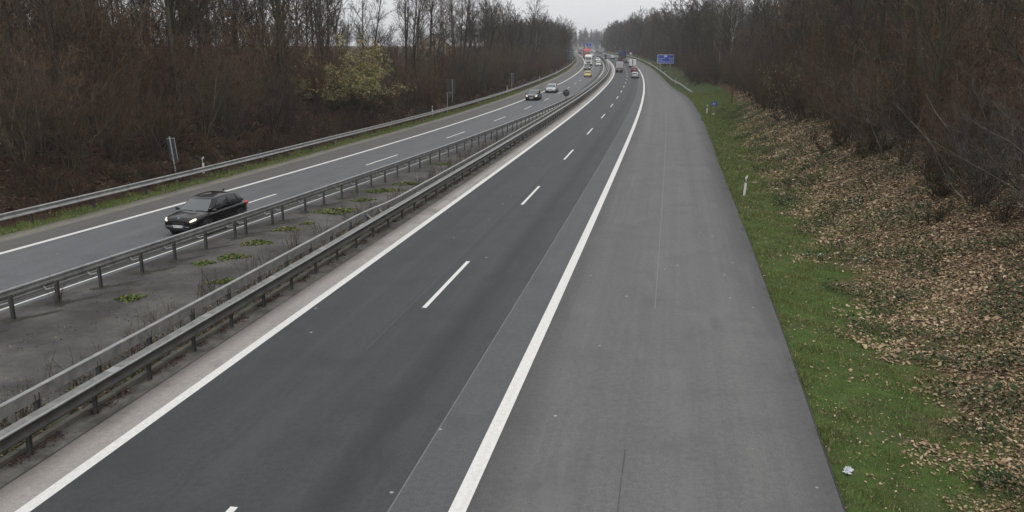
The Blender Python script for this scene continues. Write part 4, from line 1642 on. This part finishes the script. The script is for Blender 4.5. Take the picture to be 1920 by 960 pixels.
# far gantry sign
b = sign_root('gantry_sign', 'far blue sign on a cantilever mast above the median', 504, -8.9)
MB().cyl((0, 0, -.3), (0, 0, 5.6), .14, .11, 10).cyl((0, 0, 5.6), (-.5, 0, 6.2), .11, .10, 10).cyl((-.5, 0, 6.2), (-3.6, 0, 6.3), .10, .08, 10).build('mast', M['pole'], b)
MB().poly([(-2.2 + a, -.1, 5.6 + c) for a, _, c in rounded(3.1, 1.9, .15)], (0, .06, 0)).build('border', M['white_sign'], b)
MB().poly([(-2.2 + a, -.11, 5.6 + c) for a, _, c in rounded(2.96, 1.76, .13)], (0, .02, 0)).build('panel', M['blue_sign'], b)
MB().box((-2.2, -.12, 5.75), (.16, .01, .9)).build('arrow', M['white_sign'], b)
# round sign backs in the median
b = sign_root('round_sign', 'back of a round sign on a grey pole in the median near the dark saloon', 112.4, float(L_MRAIL(112.4)) + .45)
MB().cyl((0, -.05, -.3), (0, -.05, 2.45), .045, seg=10).build('post', M['post_steel'], b)
MB().cyl((0, .0, 1.90), (0, .03, 1.90), .42, seg=32).build('disc', M['signback'], b)
MB().box((0, -.02, 2.05), (.5, .02, .05)).build('bracket', M['pole'], b)
MB().box((0, -.02, 1.75), (.5, .02, .05)).build('bracket', M['post_steel'], b)
b = sign_root('double_round_sign', 'pair of dark round sign backs one above the other on one pole in the median', 338, float(L_MRAIL(338)) + .5)
MB().cyl((0, -.05, -.3), (0, -.05, 2.9), .045, seg=8).build('post', M['post_steel'], b)
for z in (2.35, 1.35):
    MB().cyl((0, .0, z), (0, .03, z), .5, seg=24).build('disc', M['signback'], b)


def chevron_back(label, s, d, lean, w=.62, zt=2.64, hh=1.32, off=.25):
    b = sign_root('sign_board', label, s, d, off=off, tilt=(0, lean))
    MB().cyl((-.02, -.05, -.4), (-.02, -.05, zt + .08), .04, seg=10).build('post', M['pole'], b)
    MB().box((0, 0, zt - hh / 2), (w, .03, hh), None, .006).build('panel', M['signback'], b)
    MB().box((w / 2 + .012, -.01, zt - hh / 2), (.024, .05, hh), None, .004).build('edge', M['pole'], b)
    MB().box((0, -.022, zt - .03), (w, .02, .03)).build('top_edge', M['pole'], b)
    MB().box((0, -.025, zt - hh * .52), (w, .015, .02)).build('seam', M['black_plastic'], b)
    MB().ball((-.1, -.045, zt - hh + .14), (.03, .02, .03), None, 8).build('bolt', M['pole'], b)


chevron_back('dark back of a tall narrow sign on a leaning pole near the black SUV', 46.0, -24.95, -.08, w=.42)
chevron_back('dark back of a tall narrow sign near the dark grey saloon', 149.2, float(L_RAIL(149.2)) - .9, .0, w=.6, zt=3.1, hh=1.75)
b = sign_root('red_pole', 'thin rusty red pole beside the narrow sign behind the left guardrail', 150.8, float(L_RAIL(150.8)) - 1.6, cat='pole')
MB().cyl((0, 0, -.3), (0, 0, 1.95), .05, .045, 8).build('shaft', plain('red_rust', (.20, .045, .03), .8), b)
MB().ball((0, 0, 1.95), (.06, .06, .05), None, 8).build('cap', M['rust'], b)
b = sign_root('round_sign', 'round sign seen from behind on a pale pole in front of a dark board', 101.6, float(L_RAIL(101.6)) - .8)
MB().cyl((0, -.04, -.4), (0, -.04, 2.35), .04, seg=10).build('post', M['pole'], b)
MB().cyl((.18, .0, 2.08), (.18, .03, 2.08), .30, seg=28).build('disc', M['signback_green'], b)
rim = MB()  # pale arc added as the crescent of reflected light on the disc's edge
for k in range(7):
    a0, a1 = R(20 + 10 * k), R(30 + 10 * k)
    rim.cyl((.18 + .31 * math.cos(a0), -.005, 2.08 + .31 * math.sin(a0)), (.18 + .31 * math.cos(a1), -.005, 2.08 + .31 * math.sin(a1)), .022, seg=6)
rim.build('rim', M['pole'], b)
b = sign_root('sign_board', 'large dark board seen from behind in the shadow of the left shrubs', 110.6, float(L_RAIL(110.6)) - 2.6)
MB().box((-.15, .03, 2.15), (1.35, .04, 1.9), None, .01).build('panel', M['signback_green'], b)
MB().cyl((.12, -.03, -.5), (.12, -.03, 3.1), .045, seg=8).build('post', M['pole'], b)
MB().cyl((-.70, -.03, -.5), (-.70, -.03, 3.1), .04, seg=8).build('post', M['signback'], b)
b = sign_root('marker_post', 'low T-shaped marker behind the left guardrail near a delineator', 90.8, float(L_RAIL(90.8)) - .9, cat='post')
MB().cyl((0, 0, -.3), (0, 0, 1.05), .035, seg=8).build('shaft', M['post_steel'], b)
MB().box((0, -.03, 1.02), (.75, .03, .22), None, .01).build('plate', M['signback'], b)
b = sign_root('sign_board', 'big blue-grey board seen from behind at the far bend of the left guardrail', 318, float(L_RAIL(318)) - 1.3)
for x in (-.95, 1.0):
    MB().cyl((x, .05, -.6), (x, .05, 4.9), .07, seg=8).build('post', M['pole'], b)
MB().box((0, .1, 3.2), (2.5, .05, 3.5), None, .01).build('panel', M['signback_blue'], b)
for z in (1.8, 2.6, 3.4, 4.2):
    MB().box((0, -.02, z), (2.5, .05, .10)).build('cross_rail', M['pole'], b)


def make_delineator():
    o = empty('delineator_post', (0, 0, 0))
    rows = []
    for z, k in ((-.3, 1), (.2, 1), (.72, .97)):
        rows.append([(-.06 * k, -.06, z), (.06 * k, -.06, z), (.025, .06, z), (-.025, .06, z)])
    MB().grid(rows).build('post', M['white_plastic'], o)
    rows = []
    for z, sl in ((.72, 0), (.93, .05)):
        rows.append([(-.062, -.062, z - sl), (.062, -.062, z + sl), (.028, .062, z + sl), (-.028, .062, z - sl)])
    MB().grid(rows).build('black_band', M['black_plastic'], o)
    rows = []
    for z, sl in ((.93, .05), (1.06, .05)):
        rows.append([(-.06, -.06, z - sl), (.06, -.06, z + sl), (.025, .06, z + sl), (-.025, .06, z - sl)])
    MB().grid(rows).build('cap', M['white_plastic'], o)
    MB().box((0, -.067, .825), (.035, .012, .15), None, .004).build('reflector', M['reflector'], o)
    return o


DEL = make_delineator()
dl = [(47.6, 7.42, -.06, 0, 'white delineator post in the grass, largest one, beside the right shoulder'),
      (104.6, 7.9, -.02, 0, 'white delineator post beside the small blue kilometre plate'),
      (186, float(R_EDGE(186)) + 1.5, 0, 0, 'white delineator post at the ramped end of the right guardrail'),
      (234, float(R_EDGE(234)) + 1.2, 0, 0, 'white delineator post behind the right guardrail in front of the bright grass'),
      (269, float(R_EDGE(269)) + 1.1, .1, .15, 'white delineator post right below the blue distance sign'),
      (302, float(R_EDGE(302)) + 1.0, .1, .15, 'white delineator post beyond the blue distance sign behind the guardrail'),
      (358, float(R_EDGE(358)) + 1.0, .1, .2, 'far white delineator post behind the guardrail beside the blue lorry'),
      (392, float(R_EDGE(392)) + 1.0, .1, .2, 'far white delineator post next to the triangular warning sign'),
      (49.4, float(L_RAIL(49.4)) - 1.3, .0, -.06, 'white delineator post behind the guardrail near the leaning sign'),
      (96.6, float(L_RAIL(96.6)) - 1.2, .0, -.05, 'white delineator post behind the guardrail beside the T-shaped marker'),
      (145, float(L_RAIL(145)) - 1.1, .1, .1, 'white delineator post behind the guardrail beside the thin red pole'),
      (191, float(L_RAIL(191)) - .5, .0, .0, 'white delineator post behind the guardrail, above the silver saloon'),
      (237.6, float(L_RAIL(237.6)) - .5, .0, .0, 'farthest white delineator post behind the left guardrail, before the bend')]
for k, (s, d, tx, dz, lab) in enumerate(dl):
    o = DEL if k == 0 else copy_tree(DEL)
    x, y, z, h = gpt(s, d)
    o.location = (x, y, z + dz)
    o.rotation_euler = (random.uniform(-.03, .03), .07 if k == 0 else random.uniform(-.03, .03), -h)
    tag(o, lab, 'delineator post', 'delineator posts')

# ------------------------------------------------------------------ house behind the left wood
hx, hy = -17.5, 196.0
b = empty('house', (hx, hy, 3.6), .09, 'pale gable of a house glimpsed between the trees of the left wood', 'house')
MB().grid([[(-4, y, 0), (4, y, 0), (4, y, 3.6), (0, y, 6.6), (-4, y, 3.6)] for y in (0, 11)]).build('wall', M['house_wall'], b)
for sd in (1, -1):
    MB().poly([(0, -.5, 6.72), (sd * 4.6, -.5, 3.27), (sd * 4.6, 11.5, 3.27), (0, 11.5, 6.72)], (0, 0, .16)).build('roof', M['house_roof'], b)
for x in (-1.5, 1.5):
    w_ = MB().box((x, -.03, 2.0), (1.1, .08, 1.4)).build('window', M['white_sign'], b)
    MB().box((x, -.08, 2.0), (.95, .02, 1.25)).build('pane', M['glass'], w_)
MB().box((0, -.03, 4.6), (.8, .06, .9)).build('window', M['glass'], b)

# ------------------------------------------------------------------ single plants
def catkin_shrub(s, d, H, seed, label, sc=1.0, n=1, spread=None, dens=1.0):
    t = grow_shrub(seed, H, 20, 10, 9, .008, (.15, 1.0), .0)
    x, y, z, h = gpt(s, d)
    o = empty('hazel_shrub', (x, y, z), .4, label, 'shrub', scale=sc)
    a = t.mesh('stems', 0, 4)
    link('stems', a, o, [M['twig_dark']])
    link('twigs', t.mesh('twigs', 1, 3), o, [M['twig_olive']])
    tips = np.array([p for p in t.tips if p[2] > H * .12])
    keep = t.r.random(len(tips)) < dens * np.clip((tips[:, 2] / H - .12) / .38, 0, 1) ** 1.3
    V, F = loose_faces(tips[keep], .06, t.r, 6 if dens == 1 else 2, 2.4)
    link('catkins', np_mesh('catkins', V, F), o, [M['catkin']])
    return o


catkin_shrub(80.5, float(L_RAIL(80.5)) - 4.2, 7.0, 601, 'big hazel shrub covered in yellow-green catkins on the left bank', (1.16, 1.16, 1.0))
catkin_shrub(83, float(R_EDGE(83)) + 8.2, 5.2, 602, 'smaller hazel shrub with sparse yellow catkins at the edge of the right wood', 1.0, dens=.16)

# birches
for k, (s, e, side, sc, lab) in enumerate([(168, 10, 1, 1.0, 'white-stemmed birch leaning out above the right-hand shrubs'), (176, 9.0, 1, .85, 'second pale birch just beyond the leaning birch on the right'),
                                           (228, 5, -1, .62, 'slim pale birch among the left treeline near the bend')]):
    t = grow_tree(701 + k, 15, .17, .35, 22, .26, 6, 6, .012, (.4, .8), .03, .35)
    d = float(R_EDGE(s)) + e if side > 0 else float(L_RAIL(s)) - e
    x, y, z, h = gpt(s, d)
    o = empty('birch_tree', (x, y, z), k * 1.3, lab, 'tree', scale=sc)
    link('trunk', t.mesh('trunk', 0, 6), o, [M['birch']])
    link('crown', t.mesh('crown', 1, 3), o, [M['twig_grey']])

# overhanging limbs of a tree just outside the frame at the left
t = Plant(811)
for (z, a, L, up) in ((9.9, .18, 8.5, -.018), (8.55, .10, 8.0, -.025), (10.5, .3, 6, -.01)):
    P, D, RR = t.path((0, 0, z - 2.5), (1, a, -.06), L, .055, .012, 12, .06, up, 0)
    for j in range(16):
        q, i = t.along(P, t.r.uniform(.15, 1))
        p2, d2, _ = t.path(q, t.side(D[i], .7), t.r.uniform(.4, 1.5), .014, .006, 3, .12, -.02, 1)
        t.twigs(p2, d2, .006, 4, .1, .4, .005)
t.path((0, 0, -.5), (0, 0, 1), 13, .22, .1, 8, .03, 0, 0)
x, y, z, h = gpt(31, -34.0)
o = empty('bare_tree', (x, y, z), -.25, 'bare tree whose dark drooping limbs reach in at the left edge of the picture', 'tree')
link('trunk', t.mesh('trunk', 0, 6), o, [M['bark']])
link('crown', t.mesh('crown', 1, 3), o, [M['twig_dark']])

# arching saplings with pale twigs in front of the right wood
for k, (s, e, sc) in enumerate([(30, 9.5, .95), (36, 8.6, .9), (43, 9.4, 1.0), (51, 8.4, 1.0), (60, 8.8, 1.0), (26, 8.4, .8)]):
    t = grow_shrub(821 + k, 6.0, 7, 9, 7, .0085, (.25, 1.0), -.035, .02, .035)
    x, y, z, h = gpt(s, float(R_EDGE(s)) + e)
    o = empty('arching_sapling', (x, y, z), k * 1.1, 'sapling with long pale arching branches reaching over the fallen leaves on the right', 'sapling', 'arching saplings on the right bank', sc)
    link('stems', t.mesh('stems', 0, 4), o, [M['twig_grey']])
    link('twigs', t.mesh('twigs', 1, 3), o, [M['twig_grey']])

# weed clumps in the median paving
for k, (s, d, rx, ry, lab) in enumerate([
        (23.9, -13.26, .42, .35, 'bright green round weed clump in the paved median, closest to the camera'),
        (28.4, -13.3, .38, .3, 'small weed clump touching the bigger mottled one in the paved median'),
        (29.5, -12.75, .6, .42, 'mottled weed clump in the paved median between two smaller ones'),
        (31.9, -12.95, .62, .42, 'weed clump in the paved median opposite the front of the black SUV'),
        (34.6, -12.9, .6, .42, 'pale green weed clump in the paved median near the kinked rail'),
        (35.9, -12.5, .3, .2, 'smallest weed tuft in the paved median next to the pale clump'),
        (38.9, -12.35, 1.0, .75, 'largest weed mat in the paved median, behind the kink of the double rail'),
        (42.0, -12.1, .6, .4, 'flat weed clump in the paved median just beyond the largest mat'),
        (45.0, -12.1, 1.1, .6, 'wide patchy weed mat in the paved median beyond the flat clump'),
        (47.6, -11.5, .9, .5, 'patchy weed mat in the paved median where the dry stalks thicken'),
        (56.0, -11.5, .8, .5, 'farthest green weed clump in the paved median'),
        (26.3, -11.2, .7, .2, 'thin strip of weeds in a paving crack beside the double rail')]):
    x, y, z, h = rpt(s, d, .035)
    n = int(900 * rx * ry + 160)
    a = RNG.uniform(0, 2 * math.pi, n)
    q = np.sqrt(RNG.uniform(0, 1, n)) * (1 + .22 * np.sin(3 * a + k) + .12 * np.sin(7 * a + 2 * k))
    pts = np.stack([q * np.cos(a) * rx, q * np.sin(a) * ry, RNG.uniform(.0, .13, n) * np.clip(1.25 - q, .1, 1)], 1)
    V, F = loose_faces(pts, .075, RNG, 1, 1.5, .5)
    o = link('weed_clump', np_mesh('weed_clump', V, F), None, [M['weed']])
    o.location = (x, y, z)
    o.rotation_euler = (0, 0, -h + .5)
    tag(o, lab, 'weeds', 'weed clumps in the median')

# dry stalks
stalk = []
for k in range(4):
    t = Plant(901 + k)
    for j in range(7 if k else 14):
        a = t.r.uniform(0, 6.28)
        P, D, RR = t.path((t.r.normal(0, .12), t.r.normal(0, .12), -.05), (math.cos(a) * .3, math.sin(a) * .3, 1), t.r.uniform(.5, 1.25), .008, .004, 5, .09, .0, 0)
        t.twigs(P, D, .004, 5, .08, .28, .0035, .3, .02, .5)
    V1, F1 = seg_arrays(t, 0, 3)
    V2, F2 = seg_arrays(t, 1, 3)
    me = np_mesh('dry_stalks', np.concatenate([V1, V2]), np.concatenate([F1, F2 + len(V1)]))
    me.materials.append(M['dry_stalk'])
    stalk.append(me)
for k in range(80):
    s = 13 + k * .72 + random.uniform(-.5, .5)
    d = -9.75 - abs(random.gauss(0, .55)) if k > 2 else -10.2
    x, y, z, h = rpt(s, d, .05)
    o = bpy.data.objects.new('dry_weed', stalk[k % 4])
    o.location = (x, y, z)
    o.rotation_euler = (0, 0, random.uniform(0, 6.28))
    o.scale = (random.uniform(.6, 1.1),) * 3
    COL.objects.link(o)
    tag(o, 'thin dry weed stalks standing beside the double rail of the median', 'weeds', 'dry weed stalks in the median')
x, y, z, h = rpt(23.1, -15.15, .03)
o = bpy.data.objects.new('dry_weed', stalk[0])
o.location = (x, y, z)
o.scale = (.85,) * 3
COL.objects.link(o)
tag(o, 'dry twiggy weed around a post of the tall-post guardrail', 'weeds')

# litter
def rag(name, s, d, size, label, seed):
    rr = np.random.default_rng(seed)
    x, y, z, h = gpt(s, d)
    n = 9
    g = np.linspace(-1, 1, n)
    rows = []
    for i in g:
        rows.append([(i * size * (1 + .3 * rr.normal()), j * size * .6 * (1 + .3 * rr.normal()), abs(rr.normal(0, .28)) * size * max(0, 1.2 - i * i * .6 - j * j * .6)) for j in g])
    mb = MB().grid(rows, closed=False, caps=False)
    o = mb.build(name, M['litter'], None, False)
    o.location = (x, y, z + .04)
    o.rotation_euler = (0, 0, -h + 1.2)
    tag(o, label, 'litter')


rag('plastic_bag', 16.3, 6.95, .13, 'crumpled white plastic bag at the edge of the hard shoulder', 1)
rag('paper_scrap', 34.5, 9.3, .13, 'flat white scrap where the grass meets the fallen leaves', 2)
rag('paper_scrap', 33.0, 10.6, .10, 'small white scrap lying among the fallen leaves', 3)
rag('paper_scrap', 104.3, 8.6, .25, 'white litter at the foot of the blue kilometre plate', 4)
rag('plastic_cup', 182, 8.7, .22, 'white litter in the grass near the ramped guardrail end', 5)

# ------------------------------------------------------------------ ground cover
def scatter(n, s0, s1, e0, e1, side=1, power=1.0):
    u = RNG.uniform(0, 1, n) ** power
    s = s0 + (s1 - s0) * u
    e = RNG.uniform(e0, e1, n)
    d = R_EDGE(s) + e if side > 0 else L_RAIL(s) - e
    x, y, _ = AR.at(s, d)
    return s, e, d, x, y


def patch(x, y, f=.45, ph=0.0):
    return (np.sin(x * f * 1.7 + 1.9 * np.sin(y * f * 1.1 + ph)) + np.sin(y * f * 1.5 + 1.7 * np.sin(x * f * 1.3 + ph * 2)) + np.sin((x + y) * f * 3.1 + ph)) / 3


def blades(name, n, s0, s1, e0, e1, hmin, hmax, label, side=1, power=1.6, mat='grass', clump=None):
    s, e, d, x, y = scatter(n, s0, s1, e0, e1, side, power)
    p = patch(x, y, .9, 1.0)
    keep = (RNG.uniform(-.9, .9, n) < p + .45 - np.clip((e - e0 - (e1 - e0) * .6) / ((e1 - e0) * .4), 0, 1) * .8)
    if clump is not None:
        keep = patch(x, y, 2.2, 6.0) > clump
    s, e, d, x, y = (a[keep] for a in (s, e, d, x, y))
    n = len(s)
    z = ground_z(s, d, x, y)
    h = RNG.uniform(hmin, hmax, n) * np.clip(1 + patch(x, y, 1.3, 2.0), .4, 1.8) * np.interp(s, [15, 80], [1, 1.7])
    w = RNG.uniform(.004, .008, n) * np.interp(s, [15, 80], [1, 3.5])
    a = RNG.uniform(0, 6.28, n)
    l = RNG.uniform(.1, .9, n) * h
    b = RNG.uniform(0, 6.28, n)
    base = np.stack([x, y, z - .01], 1)
    off = np.stack([np.cos(a) * w, np.sin(a) * w, np.zeros(n)], 1)
    tip = base + np.stack([np.cos(b) * l, np.sin(b) * l, h], 1)
    V = np.stack([base - off, base + off, tip], 1).reshape(-1, 3)
    o = link(name, np_mesh(name, V, np.arange(3 * n).reshape(n, 3)), None, [M[mat]])
    tag(o, label, 'grass', kind='stuff')


blades('grass', 280000, 11, 150, .0, 6.2, .03, .09, 'green verge grass between the hard shoulder and the fallen leaves')
blades('tall_grass', 30000, 11, 130, -.07, 4.6, .09, .20, 'ragged longer grass tufts in the right verge', power=1.5, clump=.25)
blades('edge_grass', 26000, 11, 120, -.13, .22, .04, .13, 'ragged grass tufts creeping over the edge of the hard shoulder', clump=.0, power=1.4)
blades('dry_grass', 110000, 11, 120, .0, 4.8, .03, .08, 'yellowish dead grass mixed into the right verge', mat='dry_grass', clump=-.2)
blades('grass', 60000, 30, 150, -.9, .9, .04, .12, 'mossy grass strip under the left guardrail', -1)


def leaves(name, n, s0, s1, e0, e1, size, mat, label, side=1, power=1.6, thr=-.35, ramp_e=1.5):
    s, e, d, x, y = scatter(n, s0, s1, e0, e1, side, power)
    p = patch(x, y, .55, 4.0) * .55 + patch(x, y, 2.0, 1.0) * .3
    keep = RNG.uniform(-.5, .5, n) + p - thr > np.interp(e, [e0, e0 + ramp_e], [1.2, 0])
    if side > 0:
        keep &= e > np.interp(s, [72, 108], [0, 6.0]) + RNG.normal(0, .5, n)
    s, e, d, x, y = (a[keep] for a in (s, e, d, x, y))
    n = len(s)
    z = ground_z(s, d, x, y) + RNG.uniform(.005, .05, n)
    a = RNG.uniform(0, 6.28, n)
    tl, tr = RNG.normal(0, .28, n), RNG.normal(0, .28, n)
    sz = size * np.exp(RNG.normal(-.05, .38, n)) * np.interp(s, [15, 100], [1, 2.2])
    u = np.stack([np.cos(a), np.sin(a), tl], 1) * sz[:, None]
    v = np.stack([-np.sin(a), np.cos(a), tr], 1) * sz[:, None]
    c = np.stack([x, y, z], 1)
    up = np.stack([np.zeros(n), np.zeros(n), sz * RNG.uniform(-.05, .32, n)], 1)
    ring = []
    for i, (pu, pv) in enumerate(((-.68, 0), (-.22, -.38), (.30, -.33), (.66, .04), (.24, .40), (-.26, .34))):
        k1 = RNG.uniform(.55, 1.25, n)[:, None]
        ring.append(c + u * pu * k1 + v * pv * k1 + (up if i in (1, 2) else (up * .7 if i in (4, 5) else 0)))
    V = np.stack(ring, 1).reshape(-1, 3)
    o = link(name, np_mesh(name, V, np.arange(6 * n).reshape(n, 6)), None, [M[mat]])
    tag(o, label, 'leaves', kind='stuff')


leaves('fallen_leaves', 330000, 11, 130, 1.5, 11.5, .058, 'leaves_tan', 'tan fallen leaves covering the right bank', ramp_e=3.0, thr=-.42)
leaves('scattered_leaves', 12000, 11, 120, -.1, 3.4, .036, 'leaves_tan', 'single pale leaves scattered over the verge grass', ramp_e=.1, thr=.0)
leaves('fallen_leaves', 80000, 30, 220, .6, 9, .075, 'leaves_brown', 'dark brown fallen leaves covering the left bank', -1, thr=-.6, ramp_e=1.0)


def brambles(name, n, s0, s1, e0, e1, label, side, hmax=.35, size=.07, thr=.12):
    s, e, d, x, y = scatter(n, s0, s1, e0, e1, side, 1.3)
    keep = patch(x, y, .8, 7.0) > thr + np.interp(e, [e0, e0 + 1.5], [.4, 0])
    s, e, d, x, y = (a[keep] for a in (s, e, d, x, y))
    z = ground_z(s, d, x, y) + RNG.uniform(.02, hmax, len(s))
    V, F = loose_faces(np.stack([x, y, z], 1), size, RNG, 1, 1.3, .4)
    o = link(name, np_mesh(name, V, F), None, [M['ivy']])
    tag(o, label, 'ground cover', kind='stuff')


brambles('brambles', 125000, 12, 110, 1.9, 12, 'low dark green brambles among the fallen leaves on the right bank', 1)
brambles('brambles', 40000, 32, 160, 1.0, 9, 'low dark green brambles on the left bank', -1)

# debris and low weeds along the foot of the double rail
n = 42000
s = RNG.uniform(5, 75, n)
d = -9.12 - np.abs(RNG.normal(0, .62, n))
k = patch(s * 2.0, d * 3, .9, 3) > -.25
s, d = s[k], d[k]
x, y, _ = AR.at(s, d)
V, F = loose_faces(np.stack([x, y, rise(y) + .05 + RNG.uniform(0, .05, len(s))], 1), .05, RNG, 1, 1.5, .6)
o = link('fallen_leaves', np_mesh('fallen_leaves', V, F), None, [M['leaves_mixed']])
tag(o, 'dry leaves blown against the foot of the double rail', 'leaves', kind='stuff')
n = 26000
s = RNG.uniform(5, 150, n)
d = -9.1 - RNG.uniform(0, 1.1, n) * np.interp(s, [40, 60], [.8, 1.3])
x, y, _ = AR.at(s, d)
k = patch(x, y, 1.6, 5) > np.interp(s, [30, 60], [.2, -.3])
V, F = loose_faces(np.stack([x, y, rise(y) + .05 + RNG.uniform(0, .16, n)], 1)[k], .06, RNG, 1, 1.6, .3)
o = link('low_weeds', np_mesh('low_weeds', V, F), None, [M['weed']])
tag(o, 'low weeds growing along the double rail of the median', 'weeds', kind='stuff')
n = 9000                                                # crumbs of stone and bark lying about the median
s = RNG.uniform(9, 62, n)
d = RNG.uniform(0, 1, n) ** 1.6
d = -10.2 + d * (L_IN(s) + .8 + 10.2)
x, y, _ = AR.at(s, d)
k = patch(x, y, .8, 2) > RNG.uniform(-.5, .6, n)
V, F = loose_faces(np.stack([x, y, rise(y) + .05 + RNG.uniform(0, .012, n)], 1)[k], .034, RNG, 1, 1.5, .7)
o = link('median_crumbs', np_mesh('median_crumbs', V, F), None, [M['leaves_mixed']])
tag(o, 'crumbs of stone and dead leaf scattered on the paved median', 'debris', kind='stuff')
n = 12000
s = RNG.uniform(5, 70, n)
d = -8.93 + np.abs(RNG.normal(0, .13, n))
x, y, _ = AR.at(s, d)
k = patch(s * 1.5, d, 1.2, 8) > .05
V, F = loose_faces(np.stack([x, y, rise(y) + .012 + RNG.uniform(0, .03, n)], 1)[k], .035, RNG, 1, 1.6, .6)
o = link('gutter_debris', np_mesh('gutter_debris', V, F), None, [M['leaves_brown']])
tag(o, 'dark leaf debris along the kerb of the gutter', 'debris', kind='stuff')

# ------------------------------------------------------------------ haze
hb = MB().box((60, 1200, 16.5), (2600, 3000, 40))
hm = bpy.data.materials.new('haze')
hm.use_nodes = True
ht = hm.node_tree
ht.nodes.clear()
ho_ = ht.nodes.new('ShaderNodeOutputMaterial')
pv = ht.nodes.new('ShaderNodeVolumePrincipled')
pv.inputs['Color'].default_value = (.93, .95, 1, 1)
pv.inputs['Density'].default_value = .00029
ht.links.new(pv.outputs['Volume'], ho_.inputs['Volume'])
hz = hb.build('haze', hm)
tag(hz, kind='stuff')
